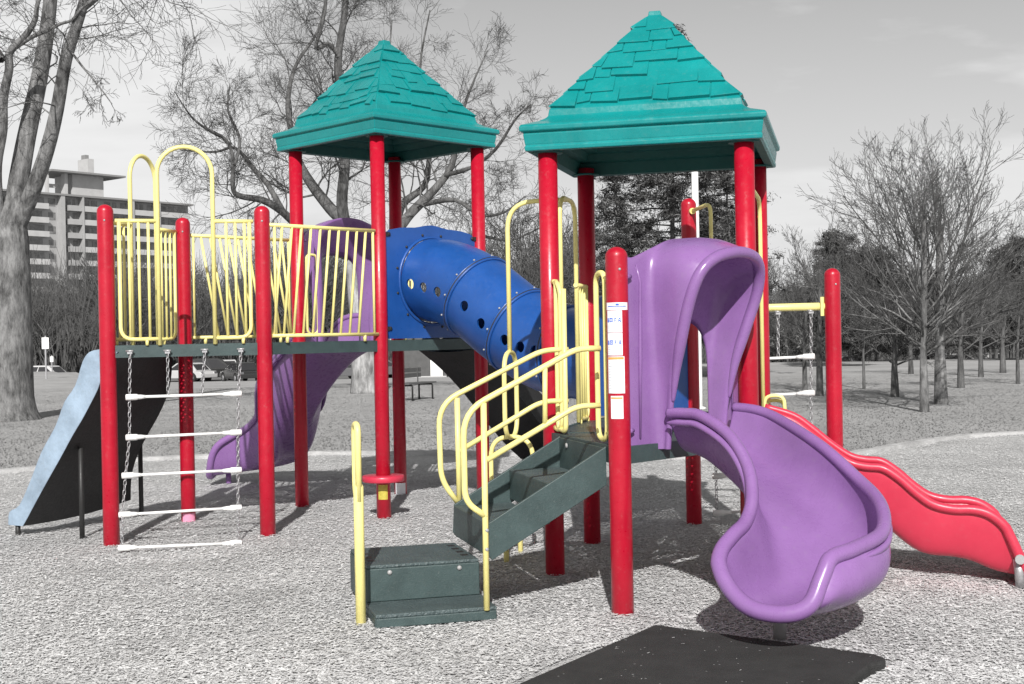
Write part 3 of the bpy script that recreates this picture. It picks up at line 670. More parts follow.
# ---- yellow railings
RR, BR_ = .0165, .0118
def rail_panel(p, q, z0, z1, nb, slant=0, square=False, parent=PG, lab=None, feet=True):
    d = (q-p); l = d.length; d = d/l; mb = MB()
    fr = [at(p, z1), at(p+d*.03, z1), at(q, z1), at(q, z0), at(p, z0), at(p, z1)]
    mb.tube(rounded([at(p-d*.04, z1), at(q, z1)], .05), RR, 10)
    if square:
        mb.tube([at(p-d*.02, z0), at(q+d*.02, z0)], RR*.95, 10); mb.tube([at(q-d*.02, z1), at(q-d*.02, z0)], BR_, 8); mb.tube([at(p+d*.02, z1), at(p+d*.02, z0)], BR_, 8)
    else: mb.tube(rounded([at(p+d*.015, z1), at(p+d*.015, z0), at(q-d*.015, z0), at(q-d*.015, z1)], .09, 6), RR*.95, 10)
    for k in range(nb):
        t = (k+1)/(nb+1); a = p+d*l*t; b = p+d*min(l, max(0, l*t-slant)); mb.tube([at(a, z1), at(b, z0)], BR_, 8)
    if feet:
        for t in (.12, .88): mb.tube([at(p+d*l*t, z0), at(p+d*l*t, z0-.06)], .015, 8)
    return build(mb, 'guard_rail', M['yellow'], parent, lab)
def inset(a, b, s0_, s1_, off=0):
    o, u, l = edge(a, b); n = Vector((u.y, -u.x, 0)); return o+u*s0_+n*off, o+u*(l-s1_)+n*off
def gate(a, b, o0, o1, ztop, zr=2.575, z0=1.635, off=0, nb=3, lab=None):   # two panels with an arched opening
    o, u, l = edge(a, b); n = Vector((u.y, -u.x, 0)); o = o+n*off
    p0, p1 = o+u*o0, o+u*o1; w = (o1-o0)/2; mb = MB(); zc = ztop-w
    arc = [at(o+u*((o0+o1)/2-w*math.cos(math.pi*k/16)), zc+w*math.sin(math.pi*k/16)) for k in range(17)]
    mb.tube([at(p0, z0-.05)]+arc+[at(p1, z0-.05)], RR*1.1, 12)
    for (x0, x1) in ((PR+.01, o0), (o1, l-PR-.01)):
        q0, q1 = o+u*x0, o+u*x1; mb.tube([at(q0, zr), at(q1, zr)], RR, 10)
        s = .05 if x0 < .3 else 0; e = 0 if x0 < .3 else .05
        if x0 < .3: mb.tube(rounded([at(q0+u*.03, zr), at(q0+u*.03, z0), at(q1, z0)], .10), RR*.95, 10)
        else: mb.tube(rounded([at(q0, z0), at(q1-u*.03, z0), at(q1-u*.03, zr)], .10), RR*.95, 10)
        for k in range(nb): t = x0+.03+(x1-x0-.03)*(k+1)/(nb+1); mb.tube([at(o+u*t, zr), at(o+u*t, z0)], BR_, 8)
        mb.tube([at(o+u*(x0*.3+x1*.7), z0), at(o+u*(x0*.3+x1*.7), z0-.05)], .014, 8)
    return build(mb, 'guard_rail', M['yellow'], PG, lab)
gate('D', 'A', .40, .83, 3.17, lab='yellow arched gate rail over the chain ladder', off=.03, nb=3)
gate('C', 'D', .40, .80, 3.17, lab='yellow arched gate rail over the blue grey climber', off=.03, nb=3)
p, q = inset('A', 'F', .075, .075, .035); rail_panel(p, q, 1.645, 2.55, 10, .10, True, lab='yellow barred guard rail of the high square deck, front')
p, q = inset('C', 'L', .08, .08, 0); rail_panel(p, q, 1.645, 2.55, 10, -.17, True, lab='yellow barred guard rail of the high square deck, back')
def arch(a, b, s0_, s1_, z0, zt, off=0, lab=None, r=.016):
    o, u, l = edge(a, b); n = Vector((u.y, -u.x, 0)); mb = MB()
    mb.tube(rounded([at(o+u*s0_+n*off, z0), at(o+u*s0_+n*off, zt), at(o+u*s1_+n*off, zt), at(o+u*s1_+n*off, z0)], .16, 8), r, 10)
    return build(mb, 'entry_arch', M['yellow'], PG, lab)
for s in (.1, 1.0):
    p, q = inset('B', 'Rr', s, 1.22-s-.16, .0); rail_panel(p, q, 1.645, 2.5, 1, 0)
for a, s in (('L', .10), ('B', .10)):
    o, u, l = edge('L', 'B'); d = u if a == 'L' else -u; b = PT[a]+d*s; mb = MB(); mb.tube(loop([at(b, 1.66), at(b, 2.42), at(b+d*.13, 2.42), at(b+d*.13, 1.66)], .06), .014, 8, closed=True); build(mb, 'hand_grip', M['yellow'])
# near tower: entry arch, loop pole, grips
e1r, e2r = (PT['FR']-PT['FL']).normalized(), (PT['BL']-PT['FL']).normalized()
arch('FL', 'BL', .34, .86, .97, 2.56, .0, r=.0165)
pc = PT['FL']+e2r*.6-e1r*.44; mb = MB()
top = PT['FL']+e2r*.6
mb.tube(rounded([at(top, 2.56), at(pc, 2.56), at(pc, 1.48)], .2, 8), .017, 10)
mb.tube(loop([at(pc-e2r*.17, .88), at(pc-e2r*.17, 1.49), at(pc+e2r*.17, 1.49), at(pc+e2r*.17, .88)], .16, 8), .017, 10, closed=True)
mb.tube(loop([at(pc-e1r*.155, .36), at(pc-e1r*.155, .885), at(pc+e1r*.155, .885), at(pc+e1r*.155, .36)], .15, 8), .017, 10, closed=True)
mb.tube(rounded([at(pc-e2r*.2, -.05), at(pc-e2r*.2, .37), at(pc+e2r*.2, .37), at(pc+e2r*.2, -.05)], .14, 8), .019, 10)
build(mb, 'loop_climber', M['yellow'], PG, 'yellow climbing pole of stacked loops beside the low deck')
o, u, l = edge('FL', 'AP'); nS = Vector((-.964, -.266, 0))
mb = MB(); mb.tube(rounded([at(o+u*.06, 1.955), at(o+u*.13, 1.955), at(o+u*.13, 1.0), at(o+u*.29, .985), at(o+u*.29, 1.9)], .05), .0165, 10); mb.tube(rounded([at(o+u*.05, 1.0), at(o+u*.15, .985), at(o+u*.22, 1.03), at(o+u*.22, 1.9), at(o+u*.13, 1.955)], .05), .0165, 10); build(mb, 'hand_grip', M['yellow'], PG, 'yellow double hand grip at the far side of the stair top')
mb = MB(); mb.tube(loop([at(o+u*(l-.36), .99), at(o+u*(l-.36), 1.965), at(o+u*(l-.2), 1.965), at(o+u*(l-.2), .99)], .075), .0165, 10, closed=True); mb.tube([at(o+u*(l-.2), 1.93), at(o+u*(l-.07), 1.93)], .014, 8); mb.tube([at(o+u*(l-.2), 1.03), at(o+u*(l-.07), 1.03)], .014, 8); build(mb, 'hand_grip', M['yellow'], PG, 'yellow hand grip loop against the stickered post')
p, q = inset('FL', 'BL', .87, .06); rail_panel(p, q, .985, 1.965, 3, 0, lab='narrow yellow guard panel between the loop pole and the back post')
# slide exits on the right
o, u, l = edge('FR', 'BR'); arch('FR', 'BR', .14, 1.13, .97, 2.55, .02, r=.015)
mb = MB(); nR = Vector((u.y, -u.x, 0))
for s in (1.13, 1.19):
    b = o+u*s+nR*.03; mb.tube(rounded([at(b, .97), at(b, 1.14-(s-1.13)*.6), at(b+nR*.14, 1.14-(s-1.13)*.6), at(b+nR*.14, .97)], .06), .014, 8)
build(mb, 'hand_grip', M['yellow'], PG, 'small yellow hand grips at the top of the red slide')
o, u, l = edge('T1', 'BR'); mb = MB(); mb.tube(rounded([at(o, 2.60), at(o+u*.44, 2.63), at(o+u*.44, .97)], .09), .016, 10); mb.lathe(at(o+u*.06, 2.604), [(.026, 0), (.026, .03)], 12, u); build(mb, 'hand_pole', M['yellow'], PG, 'bent yellow hand pole fixed to the back post')
# ---- chain ladders
def chain(mb, a, b, link=.05, w=.0105, r=.0038):
    d = b-a; l = d.length; d = d/l; x = d.orthogonal().normalized(); y = d.cross(x); n = max(2, int(l/(link*.74)))
    for k in range(n):
        c = a+d*l*(k+.5)/n; s = x if k % 2 else y; h = link/2-w
        pts = [c+d*h+s*w, c+d*(link/2-r*.5)+s*w*.4, c+d*(link/2-r*.5)-s*w*.4, c+d*h-s*w, c-d*h-s*w, c-d*(link/2-r*.5)-s*w*.4, c-d*(link/2-r*.5)+s*w*.4, c-d*h+s*w]
        mb.tube(pts, r, 5, closed=True)
def rung(a, b, parent, r=.0115):
    mb = MB(); mb.tube([a, b], r, 12); d = (b-a).normalized()
    for p, s in ((a, 1), (b, -1)):
        mb.tube([p-d*s*.03, p-d*s*.025, p+d*s*.055, p+d*s*.065, p+d*s*.085, p+d*s*.12], [.02, .025, .025, .019, .018, .0135], 10)
    return build(mb, 'rung', M['white'], parent)
def ladder(L4, rungs, lab, extra=None):              # L4: tops of the four chains left to right; rungs: (left, right)
    o = empty('chain_ladder', (0,0,0)); o.parent = PG; o.matrix_parent_inverse = Matrix.Translation(-PG.location); o['label'] = lab
    lp = [L4[0]]+[r[0] for r in rungs]; rp = [L4[3]]+[r[1] for r in rungs]
    for c in (lp, [L4[1], rungs[0][0].lerp(rungs[0][1], .35)], [L4[2], rungs[0][0].lerp(rungs[0][1], .66)], rp):
        mb = MB()
        for a, b in zip(c, c[1:]): chain(mb, a, b)
        p = c[0]; mb.box(p+UP*.01, (1,0,0), (0,1,0), UP, .02, .012, .014); mb.tube([p+Vector((-.03,-.01,.02)), p+Vector((.03,-.01,.02))], .008, 6)
        build(mb, 'chain', M['steel'], o)
    for a, b in rungs: rung(a, b, o)
    return o
DA = (PT['D'], PT['A'])
dout = Vector((.21, -.98, 0))*.045
g = lambda u, v: atP(u, v, DA[0], DA[1])+dout
ladder([g(130.5, 353.5), g(168, 353), g(205, 352), g(241, 351.5)],
       [(g(130, 397), g(238, 393.5)), (g(130, 437), g(238, 432)), (g(126, 475), g(238, 469.5)), (g(123, 514), g(238, 507)), (atZ(122, 548, .03), atZ(238, 543, .02))], 'chain ladder with white rungs on the left, its last rung on the ground')
o, u, l = edge('T1', 'T2'); mb = MB(); mb.tube([at(o, 1.795), at(o+u*l, 1.795)], .031, 14)
for s in (.075, l-.075): mb.box(at(o+u*s, 1.795), u, Vector((-u.y, u.x, 0)), UP, .012, .05, .075)
build(mb, 'overhead_bar', M['yellow'], PG, 'thick yellow bar between two red posts on the right')
g = lambda u, v: atP(u, v, PT['T1'], PT['T2'])
ladder([g(716, 315), g(744, 314.5), g(778, 314), g(811, 313)], [(g(716, 361), g(811, 356.5)), (g(716, 398), g(811, 393)), (g(716, 437), g(811, 432)), (g(716, 476), g(811, 471)), (g(717, 513), g(811, 508))], 'chain ladder with white rungs hanging from the yellow bar')
# ---- stair, transfer platform, hand rails
SO = (PT['FL']+PT['AP'])/2; sa = Vector((-.964, -.266, 0)); sb = Vector((.266, -.964, 0))
def S(a, b, z): return SO+sa*a+sb*b+UP*z
mb = MB()
for b in (-.395, .475):                             # stringers
    mb.prism([S(.03, b, .958), S(.735, b, .555), S(.745, b, .38), S(.72, b, .345), S(.03, b, .735)], sb*.022)
b0, b1 = -.372, .474
mb.box(S(.035, (b0+b1)/2, .85), sa, sb, UP, .006, (b1-b0)/2, .10)
for a0, a1, z in ((.04, .37, .76), (.37, .735, .55)):
    mb.box(S((a0+a1)/2, (b0+b1)/2, z-.012), sa, sb, UP, (a1-a0)/2, (b1-b0)/2, .012, 1)
    mb.box(S(a1, (b0+b1)/2, z-.095), sa, sb, UP, .006, (b1-b0)/2, .092)
stair = build(mb, 'stair', [M['green'], M['tread']], PG, 'dark green stair rising to the low deck', bevel=.004)
mb = MB()
mb.lathe(S(.045, -.2, .91), [(.018, 0), (.014, .008), (0, .01)], 10, sa); build(mb, 'bolt', M['bolt'], stair)
mb = MB()
A0, A1, B0, B1 = .715, 1.377, -.485, .16
mb.box(S((A0+A1)/2, (B0+B1)/2, .290), sa, sb, UP, (A1-A0)/2, (B1-B0)/2, .010, 1)
mb.box(S((A0+A1)/2, B1-.003, .185), sa, sb, UP, (A1-A0)/2, .008, .095); mb.box(S((A0+A1)/2, B0+.003, .165), sa, sb, UP, (A1-A0)/2, .008, .115)
for a in (A0+.002, A1-.002): mb.box(S(a, (B0+B1)/2, .165), sa, sb, UP, .008, (B1-B0)/2-.012, .114)
mb.box(S((A0+A1)/2, B1+.178, .079), sa, sb, UP, (A1-A0)/2+.012, .178, .011, 1)
mb.box(S((A0+A1)/2, B1+.353, .042), sa, sb, UP, (A1-A0)/2+.010, .006, .026)
for a in (A0-.006, A1+.006): mb.box(S(a, B1+.17, .04), sa, sb, UP, .007, .168, .028)
plat = build(mb, 'transfer_platform', [M['green'], M['tread'], M['blackpaint']], PG, 'low dark green transfer platform with one step in front of the stair', bevel=.006)
for a in (A0+.12, A1-.13): mb = MB(); mb.lathe(S(a, B1+.005, .255), [(.015, 0), (.013, .007), (.006, .011), (0, .012)], 12, sb); build(mb, 'bolt', M['bolt'], plat)
for a in (A0+.05, A1-.05):
    for b in (-.36, -.24, -.12, .0): mb = MB(); mb.box(S(a, b, .3005), sa, sb, UP, .022, .03, .0012); build(mb, 'grip_slot', M['blackpaint'], plat)
def hr(pts, b, r=.017, rad=.08): # hand rail through picture-survey points in the stair's own vertical plane
    p, q = S(0, b, 0), S(1, b, 0); return [atP(u, v, p, q) for u, v in pts]
mb = MB(); B = .52
mb.tube(rounded(hr([(600,348.5), (577,348.5), (463,412), (465,502), (486,516.5)], B), [.01, .12, .14, .14, .1]), .0175, 12)
mb.tube(rounded(hr([(600,405.5), (577,406), (487,460)], B), .12), .0165, 12)
mb.tube([hr([(545,367)], B)[0], hr([(545,424)], B)[0]], .0145, 10)
mb.tube([hr([(483.5,403)], B)[0], hr([(486.7,610)], B)[0]], .0175, 12)
h1 = build(mb, 'hand_rail', M['yellow'], PG, 'near yellow hand rail of the stair, ending in a loop')
mb = MB()
for v in (530, 549): c_ = hr([(486.3, v)], B)[0]; mb = MB(); mb.lathe(c_+sb*.015, [(.012, 0), (.009, .006), (0, .007)], 8, sb); build(mb, 'bolt', M['bolt'], h1)
mb = MB(); B = -.42
mb.tube(rounded(hr([(568,349.5), (543,350), (438.5,404), (441,480), (458,503)], B), [.01, .12, .14, .14, .1]), .0175, 12)
mb.tube(rounded(hr([(568,401), (542,401), (458,452)], B), .12), .0165, 12)
mb.tube([hr([(457,398)], B)[0], hr([(459.5,506)], B)[0]], .0175, 12)
build(mb, 'hand_rail', M['yellow'], PG, 'far yellow hand rail of the stair')
gp = S(1.45, .375, 0); mb = MB()
mb.tube([at(gp, -.05), at(gp, .78), at(gp, .80)], [.029, .029, .02], 14)
lp = [at(gp+sb*.02, .74), at(gp+sb*.02, 1.12), at(gp-sb*.10, 1.12), at(gp-sb*.10, .72)]
mb.tube(rounded([at(gp+sb*.012, .70), at(gp+sb*.012, 1.125), at(gp-sb*.11, 1.125), at(gp-sb*.11, .76), at(gp, .66)], .055), .0185, 12)
build(mb, 'grab_pole', M['yellow'], PG, 'yellow grab pole with a looped top beside the transfer platform')

# ================================================================== SETTING
def sst(a, b, x): t = np.clip((x-a)/(b-a), 0, 1); return t*t*(3-2*t)
def zg(x, y):
    s = np.asarray(x, float)/np.maximum(np.asarray(y, float), 1)
    wl = 1-sst(-.345, -.30, s); wr = sst(-.02, .10, s); wm = 1-wl-wr
    y0 = wl*80+wm*44+wr*68; y1 = wl*93+wm*98+wr*92; d = wl*1.35+wm*1.35+wr*1.75
    return -d*np.clip((np.asarray(y, float)-y0)/(y1-y0), 0, 1)
def Z(x, y): return float(zg(x, y))
def raw(name, V, F, mats, parent=None, smooth=False, midx=None):   # fast mesh from arrays (F: M x k)
    me = bpy.data.meshes.new(name); V = np.asarray(V, np.float32); F = np.asarray(F, np.int32); k = F.shape[1]
    me.vertices.add(len(V)); me.vertices.foreach_set('co', V.ravel()); me.loops.add(F.size); me.loops.foreach_set('vertex_index', F.ravel())
    me.polygons.add(len(F)); me.polygons.foreach_set('loop_start', np.arange(0, F.size, k, dtype=np.int32))
    try: me.polygons.foreach_set('loop_total', np.full(len(F), k, np.int32))
    except Exception: pass
    for m in (mats if isinstance(mats, (list, tuple)) else [mats]): me.materials.append(m)
    me.update(calc_edges=True); me.validate()
    me.polygons.foreach_set('use_smooth', np.full(len(me.polygons), smooth, bool))
    o = bpy.data.objects.new(name, me); COL.objects.link(o)
    if parent: o.parent = parent
    return o
ys = np.concatenate([np.linspace(-12, 20, 20), np.linspace(22, 110, 60), np.geomspace(115, 1500, 18)]); ss = np.linspace(-1, 1, 121)
V = []
for y in ys:
    for s in ss:
        x = np.sign(s)*abs(s)**1.5*(40+abs(y)*1.1); V.append((x, y, zg(x, y)))
V = np.array(V); n = len(ss); F = [(i*n+j, i*n+j+1, (i+1)*n+j+1, (i+1)*n+j) for i in range(len(ys)-1) for j in range(n-1)]
gV, gF = V, np.array(F)
kp = [(-14, 9), (-11.5, 12.3), (-8.6, 14.8), (-6.4, 16.2), (-5.5, 17.2), (-4.3, 17.75), (-2.5, 17.9), (-.6, 17.5), (1.4, 16.6), (2.9, 16.0), (4.0, 16.15), (5.35, 17.6), (6.5, 18.7), (7.7, 19.1), (9.4, 18.8), (11.5, 17.5), (14, 12)]
kc = catmull([(x, y, 0) for x, y in kp], 8)
poly = [tuple(p) for p in kc]+[(14, -8, 0), (-14, -8, 0)]
_w = [(rng.uniform(0, 6.28), rng.uniform(1.2, 7), rng.uniform(0, 6.28)) for _ in range(16)]
def hh(x, y):                                        # gentle drifts, scuffed hollows at the slide ends, small heaps at posts
    x = np.asarray(x, float); y = np.asarray(y, float); h = np.full(x.shape, .014)
    for a, k, p in _w: h = h+.0018/k**.5*2*np.sin(k*(x*np.cos(a)+y*np.sin(a))+p)
    for cx, cy, r, d in ((1.25, 6.05, .55, -.045), (3.2, 7.9, .5, -.04), (-3.6, 14.6, .6, -.04), (-.5, 6.75, .5, -.03), (-2.7, 9.9, .5, -.03), (2.2, 7.3, .5, .025), (.2, 6.6, .6, .02)): h = h+d*np.exp(-((x-cx)**2+(y-cy)**2)/r**2)
    for k_, p in PT.items(): h = h+.016*np.exp(-((x-p.x)**2+(y-p.y)**2)/.13**2)
    return h
def inpoly(x, y):
    c = np.zeros(x.shape, bool); P = [(a, b) for a, b, *_ in poly]
    for (x0, y0), (x1, y1) in zip(P, P[1:]+P[:1]):
        if y0 == y1: continue
        c ^= ((y0 > y) != (y1 > y)) & (x < (x1-x0)*(y-y0)/(y1-y0)+x0)
    return c
gi = inpoly(gV[:, 0], gV[:, 1]); gF = gF[~gi[gF].all(1)]
o = raw('ground', gV, gF, M['grass'], smooth=True); tag(o, 'winter lawn around the playground', 'lawn', kind='structure')
gx, gy = np.meshgrid(np.arange(-14, 14.01, .08), np.arange(3.0, 20.2, .08)); gh = hh(gx, gy); nx = gx.shape[1]
V = np.stack([gx, gy, gh], -1).reshape(-1, 3); ins = inpoly(gx[:-1, :-1]+.04, gy[:-1, :-1]+.04); jj, ii = np.nonzero(ins); b0_ = jj*nx+ii
F = np.stack([b0_, b0_+1, b0_+nx+1, b0_+nx], 1); k0 = len(V); V = np.concatenate([V, [(-14, -8, .012), (14, -8, .012), (14, 3.0, .012), (-14, 3.0, .012)]]); F = np.concatenate([F, [(k0, k0+1, k0+2, k0+3)]])
o = raw('wood_chip_bed', V, F, M['chips'], smooth=True); tag(o, 'pale wood chip play surface', 'play surface', kind='structure')
mb = MB(); G = []
for i, p in enumerate(kc):
    t = (kc[min(i+1, len(kc)-1)]-kc[max(i-1, 0)]).normalized(); nn = Vector((-t.y, t.x, 0)); j = .02*math.sin(i*2.3)
    G.append([p-nn*(.08+j*.5)+UP*-.05, p-nn*.07+UP*(.06+j*.5), p+nn*(.05+j)+UP*.065, p+nn*.08+UP*-.05])
mb.grid(G, 0, False); o = mb.build('path_kerb', M['kerb']); tag(o, 'pale concrete kerb between the wood chips and the lawn', 'kerb', kind='structure')
# loose chips
def inpoly(x, y):
    c = np.zeros(len(x), bool); P = [(a, b) for a, b, *_ in poly]
    for (x0, y0), (x1, y1) in zip(P, P[1:]+P[:1]):
        if y0 == y1: continue
        c ^= ((y0 > y) != (y1 > y)) & (x < (x1-x0)*(y-y0)/(y1-y0)+x0)
    return c
n = 420000; y = 5.4*np.exp(rng.random(n)**1.0*math.log(20/5.4)); x = (rng.random(n)*2-1)*y*.43; k = inpoly(x, y); x, y = x[k], y[k]; n = len(x)
# keep chips off the rubber mat
mo = np.array((.739, 6.942)); m1 = np.array((.806, -.592)); m2 = np.array((-.548, -.836)); rel = np.stack([x, y], 1)-mo
k = ~(((rel@m1) > -.01) & ((rel@m1) < 1.3) & ((rel@m2) > -.01) & ((rel@m2) < 1.6)); x, y = x[k], y[k]; n = len(x)
def quads(x, y, z, ln, wd, az, el, ro):
    d = np.stack([np.cos(az)*np.cos(el), np.sin(az)*np.cos(el), np.sin(el)], 1); s = np.stack([-np.sin(az), np.cos(az), ro], 1); c = np.stack([x, y, z], 1)
    d = d*ln[:, None]/2; s = s*wd[:, None]/2
    V = np.stack([c-d-s*.8, c+d-s, c+d*.9+s, c-d+s*.7], 1).reshape(-1, 3); return V, np.arange(len(x)*4).reshape(-1, 4)
ln = rng.gamma(3.2, .0042, n)+.006; V, F = quads(x, y, hh(x, y)+rng.uniform(.006, .013, n), ln, np.clip(ln*rng.uniform(.2, .55, n), .003, .012), rng.random(n)*6.28, rng.normal(0, .075, n), rng.normal(0, .11, n))
o = raw('wood_chips', V, F, M['chip']); tag(o, 'loose pale wood chips strewn over the play surface', 'wood chips', kind='stuff')
# short grass
n = 240000; y = 16*np.exp(rng.random(n)*math.log(46/16)); x = (rng.random(n)*2-1)*y*.43; k = ~inpoly(x, y); x, y = x[k], y[k]; n = len(x); z = zg(x, y)
az = rng.random(n)*6.28; hgt = rng.uniform(.006, .024, n); wd = rng.uniform(.004, .011, n); ax, ay = np.cos(az)*wd, np.sin(az)*wd; lx, ly = rng.normal(0, .035, n), rng.normal(0, .035, n)
V = np.stack([np.stack([x-ax, y-ay, z-.004], 1), np.stack([x+ax, y+ay, z-.004], 1), np.stack([x+lx, y+ly, z+hgt], 1)], 1).reshape(-1, 3)
o = raw('grass_tufts', V, np.arange(n*3).reshape(-1, 3), M['blade']); tag(o, 'short winter grass beyond the kerb', 'grass', kind='stuff')
# rubber mat
mb = MB(); q = lambda a, b: Vector((.739+m1[0]*a+m2[0]*b, 6.942+m1[1]*a+m2[1]*b, -.02))
mb.prism([q(0, 0), q(1.22, 0), q(1.285, .05), q(1.30, .12), q(1.26, .2), q(1.27, 1.55), q(0, 1.55)], (0, 0, .062)); o = mb.build('rubber_mat', M['rubber'], bevel=.012); tag(o, 'square black speckled rubber mat on the wood chips below the purple slide', 'mat')
n = 60; ma, mb2_ = rng.random(n)*1.24, rng.random(n)**1.6*1.5; side_ = rng.random(n) < .5; ma = np.where(side_, rng.random(n)**2.2*1.2, ma); mb2_ = np.where(side_, mb2_, rng.random(n)**2.5*1.2)
V, F = quads(.739+m1[0]*ma+m2[0]*mb2_, 6.942+m1[1]*ma+m2[1]*mb2_, np.full(n, .0445), rng.gamma(3, .0028, n)+.003, rng.uniform(.0015, .005, n), rng.random(n)*6.28, rng.normal(0, .03, n), rng.normal(0, .04, n))
o = raw('scattered_chips', V, F, M['chip']); tag(o, 'few stray wood chips lying on the black rubber mat', 'wood chips', kind='stuff')
# parking area
xs = np.linspace(-60, 60, 60); V = []
for y in (93.5, 118):
    for x in xs: V.append((x, y, Z(x, 120)+.02 if True else 0))
for i, x in enumerate(xs): V[i] = (x, 93.5, Z(x, 98.5)+.02); V[i+60] = (x, 118, Z(x, 118)+.02)
o = raw('parking_lot', V, [(i, i+1, 61+i, 60+i) for i in range(59)], M['asphalt']); tag(o, 'parking area beyond the lawn', 'parking area', kind='structure')

# ------------------------------------------------------------------ trees
def emit(tubes, sides):                              # tubes: list of (pts Nx3, radii N); grouped by N
    Vs, Fs, off = [], [], 0; by = {}
    for P, r in tubes: by.setdefault(len(P), []).append((P, r))
    for n, L_ in by.items():
        P = np.array([a for a, _ in L_], float); r = np.array([b for _, b in L_], float); T = np.gradient(P, axis=1); T /= np.linalg.norm(T, axis=2, keepdims=True)+1e-9
        ref = np.array((.83, .21, .07)); U = np.cross(T, ref); ln_ = np.linalg.norm(U, axis=2, keepdims=True); U = U/(ln_+1e-6); W = np.cross(T, U)
        a = 2*np.pi*np.arange(sides)/sides
        Q = P[:, :, None]+(U[:, :, None]*np.cos(a)[None, None, :, None]+W[:, :, None]*np.sin(a)[None, None, :, None])*r[:, :, None, None]
        m = len(L_); Vs.append(Q.reshape(-1, 3))
        b = off+(np.arange(m)*n*sides)[:, None, None]+(np.arange(n-1)*sides)[None, :, None]; k = np.arange(sides)[None, None]; k2 = (k+1) % sides
        Fs.append(np.stack([b+k, b+k2, b+sides+k2, b+sides+k], -1).reshape(-1, 4)); off += m*n*sides
    return np.concatenate(Vs), np.concatenate(Fs)
def grow(out, p, d, L_, r, lev, rnd, kids, spread=.8, trop=.06, wander=.16, ratio=(.42, .68), start=.22, rmin=.004):
    n = (4, 5, 6, 7, 8)[min(lev, 4)]; pts = [p]; dd = d; q = p
    for i in range(n-1):
        dd = dd+np.array([rnd.gauss(0, wander) for _ in range(3)]); dd[2] += trop; dd = dd/np.linalg.norm(dd); q = q+dd*L_/(n-1); pts.append(q)
    rr = [max(rmin, r*(1-.72*i/(n-1))) for i in range(n)]; out.append((np.array(pts), rr, lev))
    if lev > 0:
        for k in range(kids[lev]):
            t = start+(1-start)*(k+rnd.random())/kids[lev]; f = t*(n-1); i = min(int(f), n-2); pos = pts[i]+(pts[i+1]-pts[i])*(f-i); ax = pts[i+1]-pts[i]; ax = ax/np.linalg.norm(ax)
            v = np.array([rnd.gauss(0, 1) for _ in range(3)]); v -= ax*v.dot(ax); v /= np.linalg.norm(v)
            ang = spread*rnd.uniform(.6, 1.25); nd = ax*math.cos(ang)+v*math.sin(ang)
            grow(out, pos, nd, L_*rnd.uniform(*ratio)*(1.15-.45*t), max(rmin, rr[i]*rnd.uniform(.45, .7)), lev-1, rnd, kids, spread, trop, wander, ratio, start, rmin)
def limb(pts, r0, r1, n=4):
    P = [np.array(p) for p in catmull(pts, n)]; return np.array(P), [r0+(r1-r0)*(i/(len(P)-1)) for i in range(len(P))]
def flat_index(tubes, lo, hi): return [(P, r) for P, r, l in tubes if lo <= l <= hi]
def finish(root, trunk_tubes, tubes, mt, mb_, mtw):
    V, F = emit(trunk_tubes, 14); t = raw('trunk', V, F, mt, root, True)
    big = [(P, r) for P, r, l in tubes if l >= 2]; small = [(P, r) for P, r, l in tubes if l < 2]
    V, F = emit(big, 6); V2_, F2 = emit(small, 3)
    o = raw('branches', V, F, mb_, root, True); o2 = raw('twigs', V2_, F2, mtw, root)
    for c in (t, o, o2):
        if root.location.length > 0: c.matrix_parent_inverse = Matrix.Translation(-root.location)
    return root
def sprout(tubes, P, r, rnd, n, L_, lev, kids, start=.2, spread=.9, trop=.03, wander=.2, rk=.55, up=0.):
    m = len(P)
    for k in range(n):
        t = start+(1-start)*(k+rnd.random())/n; f = t*(m-1); i = min(int(f), m-2); pos = P[i]+(P[i+1]-P[i])*(f-i); ax = P[i+1]-P[i]; ax = ax/np.linalg.norm(ax)
        v = np.array([rnd.gauss(0, 1) for _ in range(3)]); v[2] += up; v -= ax*v.dot(ax); v /= np.linalg.norm(v); a = spread*rnd.uniform(.6, 1.3)
        grow(tubes, pos, ax*math.cos(a)+v*math.sin(a), L_*rnd.uniform(.6, 1.2)*(1.2-.5*t), max(.008, r[i]*rk), lev, rnd, kids, trop=trop, wander=wander, spread=.75)
